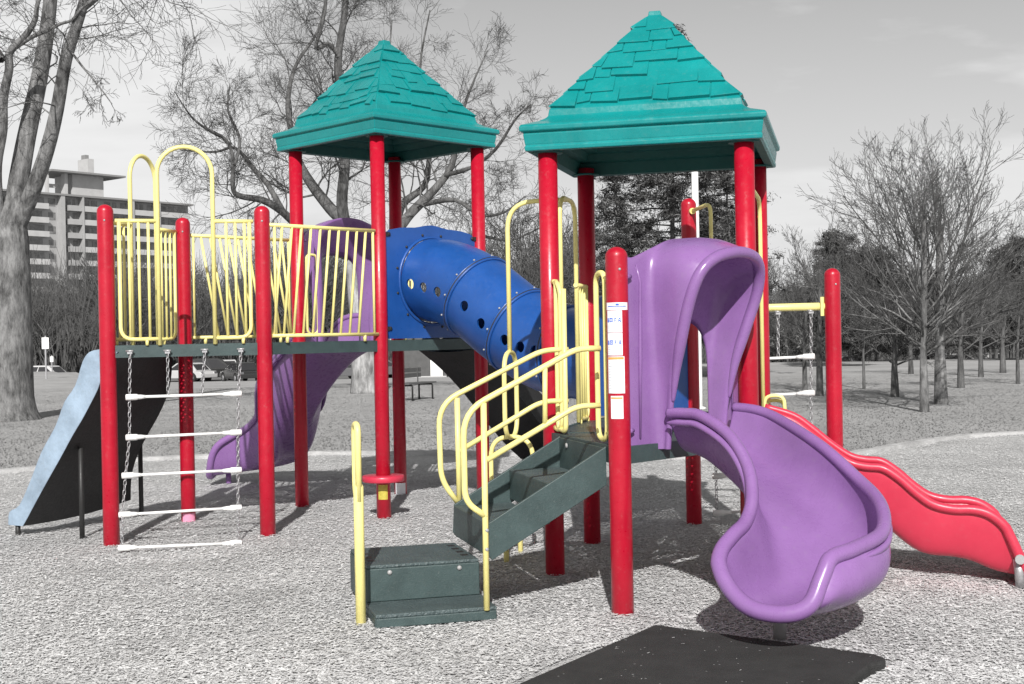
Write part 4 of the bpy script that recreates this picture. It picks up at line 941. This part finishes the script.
# big tree at the left edge
rnd = random.Random(11); Yt = 28.0
def W(u, v, y): return tuple(atY(u, v, y))
b = atZ(6, 421, 0); root = empty('bare_tree', b); tag(root, 'big bare tree at the left edge with a thick trunk forking into several limbs', 'tree')
tt = [limb([W(6, 430, Yt), W(6, 415, Yt), W(7, 395, Yt), W(8, 340, Yt), W(8, 280, Yt), W(9, 240, Yt), W(13, 212, Yt), W(18, 180, Yt)], .62, .36)]
nt_ = len(tt[0][1]); tt[0] = (tt[0][0], list(np.interp(np.linspace(0, 7, nt_), [0, 1, 2, 3, 4, 5, 6, 7], [.95, .70, .56, .50, .47, .42, .27, .10])))
lim = [limb([W(4, 235, Yt), W(-3, 200, Yt-.2), W(-4, 165, Yt-.4), W(2, 130, Yt-.5), W(3, 100, Yt-.6), W(9, 70, Yt-.8), W(10, 52, Yt-.9), W(25, 36, Yt-1), W(35, 20, Yt-1.1), W(38, 2, Yt-1.2), W(50, -30, Yt-1.3)], .16, .035),
       limb([W(12, 50, Yt-.9), W(30, 38, Yt-1), W(44, 32, Yt-1.1), W(60, 24, Yt-1.1), W(72, 20, Yt-1.2), W(82, 8, Yt-1.3), W(98, -2, Yt-1.5)], .05, .02),
       limb([W(12, 228, Yt), W(19, 180, Yt+.1), W(27, 135, Yt+.2), W(39, 80, Yt+.3), W(47, 30, Yt+.4), W(52, -20, Yt+.5), W(58, -110, Yt+.6)], .25, .13),
       limb([W(18, 225, Yt), W(33, 190, Yt-.2), W(47, 150, Yt-.4), W(57, 110, Yt-.6), W(66, 60, Yt-.9), W(80, 15, Yt-1.1), W(96, -40, Yt-1.4), W(115, -110, Yt-2)], .21, .09),
       limb([W(2, 60, Yt-.8), W(-20, 20, Yt-.6), W(-40, -60, Yt-.6)], .10, .05),
       limb([W(84, 8, Yt-1.1), W(112, -12, Yt-1.6), W(150, -25, Yt-2.2), W(190, -30, Yt-3)], .07, .02),
       limb([W(70, 50, Yt-.9), W(82, 66, Yt-1.2), W(98, 85, Yt-1.4), W(112, 104, Yt-1.7)], .028, .01)]
tubes = [(P, r, 3) for P, r in lim]
for i, (P, r) in enumerate(lim):
    sprout(tubes, P, r, rnd, (10, 5, 8, 16, 6, 10, 6)[i], (1.2, .9, 1.4, 1.9, 1.2, 1.5, .8)[i], 2, (0, 6, 6), start=.38 if i < 4 else .2, trop=-.05, wander=.3, rk=.12 if i < 4 else .3)
for k in range(9):                                  # drooping sprays hanging into the frame from limbs above it
    p = np.array(W(rnd.uniform(75, 205), rnd.uniform(-40, -5), Yt-rnd.uniform(.5, 3.5))); grow(tubes, p, np.array((rnd.uniform(-.1, .7), 0, -.6)), rnd.uniform(.9, 2.4), .012, 2, rnd, (0, 4, 5), trop=-.05, wander=.3, rmin=.0035)
finish(root, tt, tubes, M['bark'], M['bark'], M['twig'])
# pale barked tree behind the towers
rnd = random.Random(23); Yt = 38.6
b = atZ(366, 393, 0); root = empty('bare_tree', b); tag(root, 'large bare tree with a pale trunk behind the high deck and the far roof', 'tree')
tt = [limb([W(366, 398, Yt), W(366, 390, Yt), W(366, 370, Yt), W(364, 330, Yt), W(360, 290, Yt), W(357, 255, Yt)], .50, .34)]; tt[0][1][:3] = [.62, .45, .36]
lim = [limb([W(357, 262, Yt), W(345, 225, Yt), W(330, 208, Yt+.4), W(312, 185, Yt+.8), W(298, 160, Yt+1.2), W(291, 130, Yt+1.4), W(288, 100, Yt+1.7), W(296, 65, Yt+2), W(318, 30, Yt+2.2), W(327, -10, Yt+2.5)], .22, .02),
       limb([W(350, 240, Yt), W(342, 205, Yt-.4), W(345, 160, Yt-.7), W(341, 110, Yt-.9), W(338, 60, Yt-1), W(345, 10, Yt-1.2), W(347, -50, Yt-1.4)], .20, .08),
       limb([W(339, 55, Yt-1), W(328, 44, Yt-1.2), W(316, 48, Yt-1.4), W(322, 25, Yt-1.6), W(326, 0, Yt-1.7), W(322, -40, Yt-1.8)], .08, .03),
       limb([W(352, 258, Yt), W(322, 245, Yt-1), W(298, 226, Yt-1.6), W(280, 210, Yt-2), W(262, 200, Yt-2.3), W(240, 196, Yt-2.5), W(233, 188, Yt-2.6), W(233, 160, Yt-2.8), W(226, 140, Yt-3), W(205, 128, Yt-3.4), W(190, 115, Yt-3.8), W(175, 92, Yt-4.2)], .15, .012),
       limb([W(234, 165, Yt-2.8), W(240, 140, Yt-2.6), W(228, 110, Yt-2.4), W(230, 85, Yt-2.2)], .06, .02),
       limb([W(285, 215, Yt-1.8), W(268, 185, Yt-1.5), W(255, 170, Yt-1.1), W(235, 148, Yt-.6), W(215, 152, Yt-.2), W(180, 150, Yt)], .09, .02),
       limb([W(362, 262, Yt), W(395, 232, Yt+.3), W(412, 212, Yt+.5), W(436, 188, Yt+.6), W(452, 165, Yt+.7), W(458, 130, Yt+.7), W(470, 90, Yt+1), W(488, 50, Yt+1.4)], .22, .012),
       limb([W(398, 230, Yt+.3), W(402, 205, Yt+1), W(424, 186, Yt+1.3), W(429, 160, Yt+1.5), W(430, 120, Yt+1.6), W(420, 70, Yt+1.8), W(430, 10, Yt+2)], .15, .02),
       limb([W(445, 175, Yt+.6), W(470, 168, Yt), W(495, 150, Yt-.4), W(515, 120, Yt-.8), W(530, 105, Yt-1)], .08, .015),
       limb([W(420, 205, Yt+.5), W(455, 200, Yt-.6), W(480, 215, Yt-1.2), W(505, 212, Yt-1.8), W(525, 196, Yt-2.2)], .09, .015),
       limb([W(392, 236, Yt+.3), W(392, 200, Yt+2), W(396, 150, Yt+2.8), W(388, 90, Yt+3.2), W(392, 20, Yt+3.6)], .11, .02),
       limb([W(380, 250, Yt), W(420, 245, Yt+1.5), W(470, 235, Yt+2.4), W(510, 240, Yt+3), W(545, 225, Yt+3.4)], .09, .02)]
tubes = [(P, r, 3) for P, r in lim]
for i, (P, r) in enumerate(lim):
    sprout(tubes, P, r, rnd, (20, 16, 10, 20, 7, 10, 16, 14, 9, 11, 13, 10)[i], (2.3, 2.4, 2.0, 2.0, 1.5, 1.6, 2.2, 2.2, 1.5, 1.5, 2.3, 1.6)[i], 2, (0, 10, 9), start=.22, trop=.035, wander=.27, rk=.22)
finish(root, tt, tubes, M['bark_pale'], M['limb'], M['twig'])
# fan-shaped young tree and the thicker one behind it
def fan_tree(u, vb, w, vtop, nl, seed, lab, mats, group=None, half=115, vfork=352):
    rnd = random.Random(seed); b = atZ(u, vb, 0); root = empty('bare_tree', b); tag(root, lab, 'tree', group); px = FPX/b.y; hz_ = Z(b.x, b.y)
    b = Vector((b.x, b.y, 0)); Hh = (vb-vtop)/px; zf = (vb-vfork)/px; r = w/px/2
    tt = [limb([b+UP*-.1, b+UP*.15, b+UP*zf*.6, b+UP*zf, b+Vector((.05, 0, zf+(Hh-zf)*.35)), b+Vector((.08, .1, zf+(Hh-zf)*.62))], r*1.2, r*.4)]; tt[0][1][0] = r*1.6
    tubes = []
    for k in range(nl):
        t = k/nl; z0 = zf*(.93+.1*rnd.random())+(Hh-zf)*.40*t**1.1; az = k*2.4+rnd.uniform(-.3, .3); inc = (1.22-1.08*t)*rnd.uniform(.8, 1.08)
        d = np.array((math.cos(az)*math.sin(inc), math.sin(az)*math.sin(inc), math.cos(inc))); Lk = min((Hh-z0)/max(.3, math.cos(inc*.8)), half/px/max(.22, math.sin(inc)))*rnd.uniform(.62, .92)
        grow(tubes, np.array(b+UP*z0), d, Lk, r*.27*(1-.4*t), 3, rnd, (0, 4, 6, 8), spread=.6, trop=.045, wander=.10, ratio=(.3, .55), start=.22, rmin=.003)
    return finish(root, tt, tubes, *mats)
fan_tree(924.5, 412, 9, 138, 30, 4, 'slim bare tree with many fanning branches, nearest on the right lawn', (M['bark'], M['bark'], M['twig']), half=132)
fan_tree(941, 404, 13, 150, 18, 9, 'thicker bare tree close behind the slim fanning one', (M['bark'], M['limb'], M['twig']), half=120, vfork=345)
for u, v, w_, vt, lab in ((895, 397, 8, 285, 'bare tree with a mid grey trunk left of the fanning tree on the right lawn'), (961, 388, 7, 262, 'bare tree with a flared dark trunk base on the right lawn'), (864, 389, 3, 262, 'very thin young bare tree near the front right red post'),
                     (805, 390, 5, 250, 'bare tree seen just left of the red post that ends the yellow bar'), (820, 396, 7, 205, 'dark trunked bare tree seen through the hanging chain ladder'), (1018, 384, 4, 262, 'thin leaning bare tree at the right edge'),
                     (1003, 373, 6, 280, 'bare tree far back near the right edge'), (981, 377, 5, 278, 'small bare tree far back between two bigger trunks'), (911, 374, 5, 285, 'bare tree far behind the fanning tree')):
    fan_tree(u, v, w_, vt, 11, int(u), lab, (M['bark_dark'], M['bark_dark'], M['twig_dark']), half=60, vfork=v-(v-vt)*.28)
# conifers
def conifer(x, y, h, rad, seed, lab, nb=70, shape=.8, group=None, base=.12, dens=1.0):
    rnd = random.Random(seed); rg = np.random.default_rng(seed); z0 = Z(x, y); root = empty('conifer', (x, y, z0)); tag(root, lab, 'tree', group)
    V, F = emit([limb([(x, y, z0-.2), (x, y, z0+h*.3), (x+.1, y, z0+h*.97)], .03*h/2, .02)], 8); t = raw('trunk', V, F, M['bark_dark'], root, True)
    br, cx = [], []
    for k in range(nb):
        t_ = base+(1-base)*((k+rnd.random())/nb); az = k*2.4+rnd.random(); rl = rad*(1-t_)**shape*rnd.uniform(.55, 1.15)+.15; zb = z0+h*t_; n = 5; pts = []
        for i in range(n):
            s = i/(n-1); pts.append(np.array((x+math.cos(az)*rl*s, y+math.sin(az)*rl*s, zb+rl*(.10*s-.28*s*s+.12*s**4))))
        br.append((np.array(pts), [.035*(1-.8*i/(n-1)) for i in range(n)]))
        for c in range(max(2, int(rl*5.0))):
            s = rnd.uniform(.18, 1.0)**.7; f = s*(n-1); i = min(int(f), n-2); p = pts[i]+(pts[i+1]-pts[i])*(f-i); cx.append((*(p+rg.normal(0, .10+.09*rl*s, 3)*np.array((1, 1, .55))), .22+.26*rnd.random()))
    cx = np.array(cx); m = int(90*dens); C = np.repeat(cx, m, 0); n = len(C); off = rg.normal(0, 1, (n, 3))*C[:, 3:4]*np.array((.42, .42, .26))
    V, F = quads(C[:, 0]+off[:, 0], C[:, 1]+off[:, 1], C[:, 2]+off[:, 2], rg.uniform(.07, .22, n), rg.uniform(.012, .032, n), rg.random(n)*6.28, rg.normal(-.1, .5, n), rg.normal(0, .7, n))
    V2_, F2 = emit(br, 4); b_ = raw('branches', V2_, F2, M['bark_dark'], root, True); f_ = raw('foliage', V, F, M['needle'], root)
    for c in (t, b_, f_): c.matrix_parent_inverse = Matrix.Translation(-root.location)
def cpos(u, Y): return atY(u, 340, Y).x
conifer(cpos(674, 46), 46, 12.4, 3.5, 1, 'tall dark conifer behind the near roof, its tip above the roof slope', nb=105, shape=.55, dens=.9)
conifer(cpos(617, 52), 52, 8.2, 2.0, 2, 'shorter dark conifer left of the tall one', nb=60, shape=.6)
conifer(cpos(728, 50), 50, 9.4, 2.2, 3, 'dark conifer right of the tall one, behind the purple hood', nb=70, shape=.6)
conifer(cpos(838, 58), 58, 6.0, 1.7, 4, 'dark rounded evergreen beside the front right red post', nb=70, shape=.36, dens=1.5)
conifer(cpos(876, 66), 66, 5.7, 2.3, 5, 'broad dark evergreen behind the fanning bare tree', nb=70, shape=.36, dens=1.4)
conifer(cpos(918, 70), 70, 5.0, 2.4, 6, 'lower dark evergreen further behind the fanning bare tree', nb=70, shape=.36, dens=1.4)
conifer(cpos(1020, 64), 64, 6.0, 2.6, 7, 'dark evergreen at the right edge', nb=70, shape=.4, dens=1.4)
# far belt of bare trees (copies of four kinds)
proto = []
for k in range(4):
    rnd = random.Random(100+k); root = empty('bare_tree'); Hh = (8.5, 10, 7, 9)[k]; tubes = []; tt = [limb([(0, 0, -.3), (0, 0, Hh*.2), (.1, 0, Hh*.45), (.15, .1, Hh*.8)], .16, .04)]
    for j in range(15):
        t = j/15; az = j*2.4; inc = (.9-.6*t); d = np.array((math.cos(az)*math.sin(inc), math.sin(az)*math.sin(inc), math.cos(inc)))
        grow(tubes, np.array((0, 0, Hh*(.15+.5*t))), d, Hh*(.58-.32*t), .05, 2, rnd, (0, 6, 9), spread=.7, trop=.07, wander=.15, rmin=.012)
    finish(root, tt, tubes, M['bark_dark'], M['bark_dark'], M['twig_dark']); proto.append(root)
def copy_tree(r, loc, s, rz):
    c = r.copy(); COL.objects.link(c); c.location = loc; c.scale = (s, s, s); c.rotation_euler = (0, 0, rz)
    for ch in r.children: d = ch.copy(); COL.objects.link(d); d.parent = c
    return c
rnd = random.Random(5); used = [False]*4
spots = []
for k in range(46): spots.append((rnd.uniform(-20, 345), rnd.uniform(108, 140), rnd.uniform(.9, 1.35), 'L'))
for k in range(22): spots.append((rnd.uniform(380, 620), rnd.uniform(80, 130), rnd.uniform(.9, 1.35), 'M'))
for k in range(78): spots.append((rnd.uniform(745, 1060), rnd.uniform(72, 112), rnd.uniform(.55, .85), 'R'))
for i, (u, Y, s, g_) in enumerate(spots):
    x = cpos(u, Y); k = i % 4
    if used[k]: c = copy_tree(proto[k], (x, Y, Z(x, Y)), s, rnd.random()*6.28)
    else: c = proto[k]; used[k] = True; c.location = (x, Y, Z(x, Y)); c.scale = (s, s, s); c.rotation_euler = (0, 0, rnd.random()*6.28)
    lab = {'L': 'bare grey tree in the dense far wood on the left', 'M': 'bare grey tree in the distance behind the blue tube', 'R': 'bare grey tree in the far belt on the right'}[g_]
    tag(c, lab, 'tree', {'L': 'bare trees of the far wood on the left', 'M': 'bare trees in the distance at the centre', 'R': 'bare trees of the far belt on the right'}[g_])
tubes = []
for k in range(9000):                                # undergrowth of the far wood
    u = rnd.uniform(-60, 1100); Y = rnd.uniform(118, 150); x = cpos(u, Y); z = Z(x, Y); h_ = rnd.uniform(2.5, 7.2)*(1.75 if u < 340 else .75 if u < 740 else 1.05); n = 4
    p = np.array((x, Y, z)); d = np.array((rnd.gauss(0, .22), rnd.gauss(0, .22), 1.0)); pts = [p+d*h_*i/3+np.array((rnd.gauss(0, .12), 0, 0))*(i > 0) for i in range(n)]; tubes.append((np.array(pts), [.055, .045, .03, .012]))
V, F = emit(tubes, 3); o = raw('far_woodland', V, F, M['twig_dark']); tag(o, 'dense far undergrowth and stems of the wood', 'woodland', kind='stuff')

# ------------------------------------------------------------------ cars
def car(x, y, rz, paint, lab, suv=False, group='cars parked beyond the lawn'):
    z = Z(x, 98.5 if y > 90 else y)+.02; root = empty('parked_car', (x, y, z)); root.rotation_euler = (0, 0, rz); tag(root, lab, 'car', group)
    h = 1.72 if suv else 1.45; Lc = 4.6; hb = .95 if suv else .85; wd = .88
    lo = [(-2.3, .32), (-2.32, .6), (-2.2, hb-.05), (-1.3, hb), (1.35, hb), (2.1, hb-.14), (2.28, .6), (2.3, .35), (1.85, .3), (1.78, .5), (1.6, .66), (1.38, .7), (1.16, .66), (1.0, .5), (.95, .28), (-.95, .28), (-1.0, .5), (-1.16, .66), (-1.38, .7), (-1.6, .66), (-1.78, .5), (-1.85, .3)]
    top = [(-2.15, hb-.01), (-1.95, h-.08), (-1.4, h), (.1, h), (.55, h-.08), (1.3, hb-.01)] if suv else [(-1.75, hb-.01), (-1.15, h-.05), (-.8, h), (.1, h), (.4, h-.05), (1.25, hb-.01)]
    mb = MB(); mb.prism([(a, -wd, b) for a, b in lo], (0, 2*wd, 0))
    k = len(top); A = [(a, -wd+.06+(b-hb)*.28, b) for a, b in top]; B_ = [(a, wd-.06-(b-hb)*.28, b) for a, b in top]
    mb.add(A+B_, [tuple(range(k)), tuple(range(k, 2*k))[::-1]]+[(i, i+1, k+i+1, k+i) for i in range(k-1)])
    _b(mb, 'body', M[paint], root, bevel=.05)
    mb = MB(); cx_ = sum(a for a, _ in top)/k; cz = (hb+h)/2
    for sg in (-1, 1):
        for x0, x1 in ((.06, .50), (.54, .95)):
            pts = []
            for f, zz_ in ((x0, hb+.04), (x1, hb+.04), (x1, h-.1), (x0, h-.1)):
                tl = (zz_-hb)/(h-hb); xa = top[0][0]*(1-tl)+top[2][0]*tl; xb = top[-1][0]*(1-tl)+top[3][0]*tl; pts.append((xa+(xb-xa)*f, sg*(wd-.06-(zz_-hb)*.28+.006), zz_))
            mb.add(pts, [(0, 1, 2, 3)])
    for i in (0, k-2):
        a, b = top[i], top[i+1]; nx = -.008 if i == 0 else .008
        mb.add([(a[0]*.9+b[0]*.1+nx, -.66, a[1]*.9+b[1]*.1), (a[0]*.9+b[0]*.1+nx, .66, a[1]*.9+b[1]*.1), (a[0]*.12+b[0]*.88+nx, .6, a[1]*.12+b[1]*.88), (a[0]*.12+b[0]*.88+nx, -.6, a[1]*.12+b[1]*.88)], [(0, 1, 2, 3)])
    _b(mb, 'window', M['glass'], root)
    for a in (-1.38, 1.38):
        for sg in (-1, 1):
            mb = MB(); mb.lathe((a, sg*.80-.1, .32), [(.12, 0), (.3, .0), (.33, .03), (.33, .17), (.3, .2), (.12, .2)], 20, (0, 1, 0)); wh = _b(mb, 'wheel', M['tyre'], root)
            mb = MB(); mb.lathe((a, sg*.80-.1+(.005 if sg < 0 else .195)-.01, .32), [(.2, -.004), (.2, .024), (.05, .026)], 16, (0, 1, 0)); _b(mb, 'rim', M['steel'], wh)
    for sg in (-1, 1):
        mb = MB(); mb.abox((2.2, sg*.62-.16, .6), (2.292, sg*.62+.16, .74)); _b(mb, 'headlight', M['white'], root)
        mb = MB(); mb.abox((-2.325, sg*.66-.12, .62), (-2.24, sg*.66+.12, .78)); _b(mb, 'tail_light', M['car_grey'], root)
def carpx(u, Y, rz, *a, **k): x = cpos(u, Y); car(x, Y, rz, *a, **k)
carpx(186, 97, 2.6, 'car_white', 'white hatchback parked behind the chain ladder and a red post')
carpx(213, 98.5, .35, 'car_black', 'black off-road car parked right of the white hatchback', suv=True)
carpx(240, 94, 2.1, 'car_black', 'dark car parked just left of the purple slide, partly hidden by it')
carpx(227, 110, 1.8, 'car_white', 'pale car parked in the row behind the black off-road car')
carpx(338, 95, .5, 'car_grey', 'grey hatchback parked left of the pale tree trunk')
carpx(379, 97, .6, 'car_grey', 'dark car parked right of the pale tree trunk')
carpx(40, 96, 2.9, 'car_white', 'white car at the left showing only its roof over the rise')
carpx(929, 97, .1, 'car_white', 'white car roof over the far rise, directly behind the fanning tree')
carpx(958, 97.5, .05, 'car_white', 'white car roof over the far rise, between two trunks')
carpx(1000, 98, .1, 'car_white', 'white car roof over the far rise, near the right edge')
carpx(850, 99, .2, 'car_grey', 'grey car over the far rise, just right of the front right red post')
# ------------------------------------------------------------------ signs, pole, bench, park building
def sign(u, Y, v0, v1, wpx, lab, bot=None):
    x = cpos(u, Y); z = Z(x, Y); px = FPX/Y; top = atY(u, v0, Y).z; b = atY(u, v1, Y).z; root = empty('park_sign', (x, Y, z)); tag(root, lab, 'sign')
    mb = MB(); mb.abox((-.03, -.03, -.3), (.03, .03, top-z+.08)); _b(mb, 'post', M['steel'], root)
    mb = MB(); mb.abox((-wpx/px/2, -.05, b-z), (wpx/px/2, -.032, top-z)); _b(mb, 'sign_board', M['white'], root, bevel=.008)
sign(45.5, 62, 337.5, 349, 7, 'white rectangular sign on a post between the big tree and the blue grey climber')
sign(51.5, 84, 356.5, 362, 3.4, 'tiny white sign on a post right of the larger one')
b = atZ(699, 409, 0); mb = MB(); root = empty('lamp_pole', b); tag(root, 'white pole behind the near roof, seen beside the back red post', 'pole')
mb.lathe((0, 0, -.1), [(.085, 0), (.08, .5), (.072, 5.8), (.06, 5.9), (0, 5.92)], 16); _b(mb, 'pole_shaft', M['white'], root)
mb = MB(); mb.lathe((0, 0, 0), [(.15, 0), (.15, .03), (.1, .05)], 16); _b(mb, 'base_plate', M['white'], root)
b = atZ(416, 400, 0); root = empty('park_bench', b); root.rotation_euler = (0, 0, 1.15); tag(root, 'small park bench on the lawn seen under the blue tube', 'bench')
for sx in (-.55, .55):
    mb = MB(); mb.tube(rounded([(sx, -.2, -.05), (sx, -.2, .40), (sx, .2, .40), (sx, .2, -.05)], .04), .025, 8); _b(mb, 'leg', M['blackpaint'], root)
mb = MB()
for k in range(3): mb.abox((-.75, -.22+k*.15, .425), (.75, -.09+k*.15, .46))
_b(mb, 'seat', M['wall_dark'], root)
mb = MB()
for k in range(2): mb.abox((-.75, .24, .58+k*.14), (.75, .27, .69+k*.14))
for sx in (-.55, .55): mb.abox((sx-.02, .225, .40), (sx+.02, .24, .84))
_b(mb, 'backrest', M['wall_dark'], root)
x0, x1, Y = cpos(402, 97), cpos(446, 97), 97; z = Z(x0, 98.5); root = empty('park_building', ((x0+x1)/2, Y, z)); tag(root, 'low dark brick park building with a white door under the blue tube', 'building'); w_ = (x1-x0)/2
mb = MB(); mb.abox((-w_, 0, -.2), (w_, 6, 3.6)); _b(mb, 'wall', M['wall_dark'], root)
mb = MB(); mb.abox((-w_-.3, -.4, 3.6), (w_+.3, 6.3, 3.85)); _b(mb, 'roof', M['roofing'], root)
mb = MB(); mb.abox((.45, -.06, 0), (1.35, .03, 2.1)); d_ = _b(mb, 'door', M['white'], root); mb = MB(); mb.lathe((1.22, -.06, 1.0), [(.03, 0), (.03, .05), (0, .06)], 8, (0, -1, 0)); _b(mb, 'handle', M['steel'], d_)
mb = MB(); mb.abox((-w_, -.15, -.2), (w_, -.003, .12)); _b(mb, 'plinth', M['wall_light'], root)
# ------------------------------------------------------------------ apartment block
A_ = Vector((-116, 250, 0)); Bq = Vector((-74.5, 300, 0)); ud = (Bq-A_).normalized(); nd = Vector((ud.y, -ud.x, 0)); Lb = (Bq-A_).length; top = 33.2; fl = 2.92
root = empty('apartment_building', (A_+Bq)/2+UP*-3); tag(root, 'tall pale apartment block with rows of balconies behind the wood on the left', 'building')
def bp(name, mats, mb, par=root, **k):
    o = _b(mb, name, M[mats], par, **k)
    if par is root: o.matrix_parent_inverse = Matrix.Translation(-root.location)
    return o
def bb(mb, s0_, s1_, d0, d1, z0, z1):               # along, out from facade, up
    c = A_+ud*(s0_+s1_)/2+nd*(d0+d1)/2+UP*(z0+z1)/2; mb.box(c, ud, nd, UP, (s1_-s0_)/2, abs(d1-d0)/2, (z1-z0)/2)
mb = MB(); bb(mb, 0, Lb, -16, 0, -3, top); wall = bp('wall', 'wall', mb)
mb = MB(); bb(mb, -.3, Lb+.3, -16.3, 1.75, top, top+.4); bp('roof', 'roofing', mb)
sA = lambda u: (lambda p: (p-A_).dot(ud))(Vector(atP(u, 250, A_, Bq))-UP*0)
cols = [(sA(-6), sA(46)), (sA(66), sA(79)), (sA(81), sA(101)), (sA(104), sA(128)), (sA(132), sA(154)), (sA(158), sA(187))]
nf = int((top+3)/fl)
for f in range(3, nf+1):
    z0 = top-fl*(nf+1-f)
    for k, (a, b) in enumerate(cols):
        mb = MB(); bb(mb, a, b, 0.002, 1.5, z0-.12, z0+.05); bb(mb, a, b, 1.38, 1.5, z0+.05, z0+1.05); bb(mb, a, a+.12, .002, 1.38, z0+.05, z0+1.05); bb(mb, b-.12, b, .002, 1.38, z0+.05, z0+1.05)
        bp('balcony', 'wall_light' if k != 1 else 'wall', mb)
        mb = MB(); m_ = 3 if b-a > 5 else 2; stp = (b-a)/m_
        for j in range(m_): bb(mb, a+stp*j+.25, a+stp*(j+1)-.25-(.5 if (j+f) % 2 else 0), .003, .06, z0+.15, z0+2.45)
        bp('window', 'window', mb)
    for a, b in ((sA(49), sA(56)),):
        mb = MB(); bb(mb, a, b, .003, .06, z0+.7, z0+2.3); bp('window', 'window', mb)
mb = MB(); bb(mb, sA(58), sA(62), .0, 1.6, -3, top-.003); bp('pier', 'wall', mb)
mb = MB(); bb(mb, sA(79.2), sA(80.8), .0, 1.7, -3, top-.003); bb(mb, sA(129), sA(131), .0, 1.7, -3, top-.003); bb(mb, sA(155), sA(157), .0, 1.7, -3, top-.003); bp('pier', 'wall', mb)
mb = MB(); bb(mb, sA(79), sA(110), -9, -2, top+.4, top+5.2); bp('penthouse', 'wall_light', mb)
mb = MB(); bb(mb, sA(52), sA(126), -11, .5, top+5.2, top+5.6); bp('canopy', 'roofing', mb)
mb = MB(); bb(mb, sA(70), sA(73), -3, -1.5, top+.4, top+5.2); bb(mb, sA(54), sA(55.5), -3, -2, top+.4, top+5.2); bb(mb, sA(56), sA(70), -4, -3.6, top+2.2, top+3); bp('column', 'wall_light', mb)
mb = MB(); bb(mb, sA(100), sA(106), -8, -4, top+5.6, top+9.3); ch = bp('chimney', 'wall_light', mb)
mb = MB(); bb(mb, sA(101), sA(104.5), -7, -5.4, top+9.3, top+10.3); bp('chimney_cap', 'roofing', mb, ch)
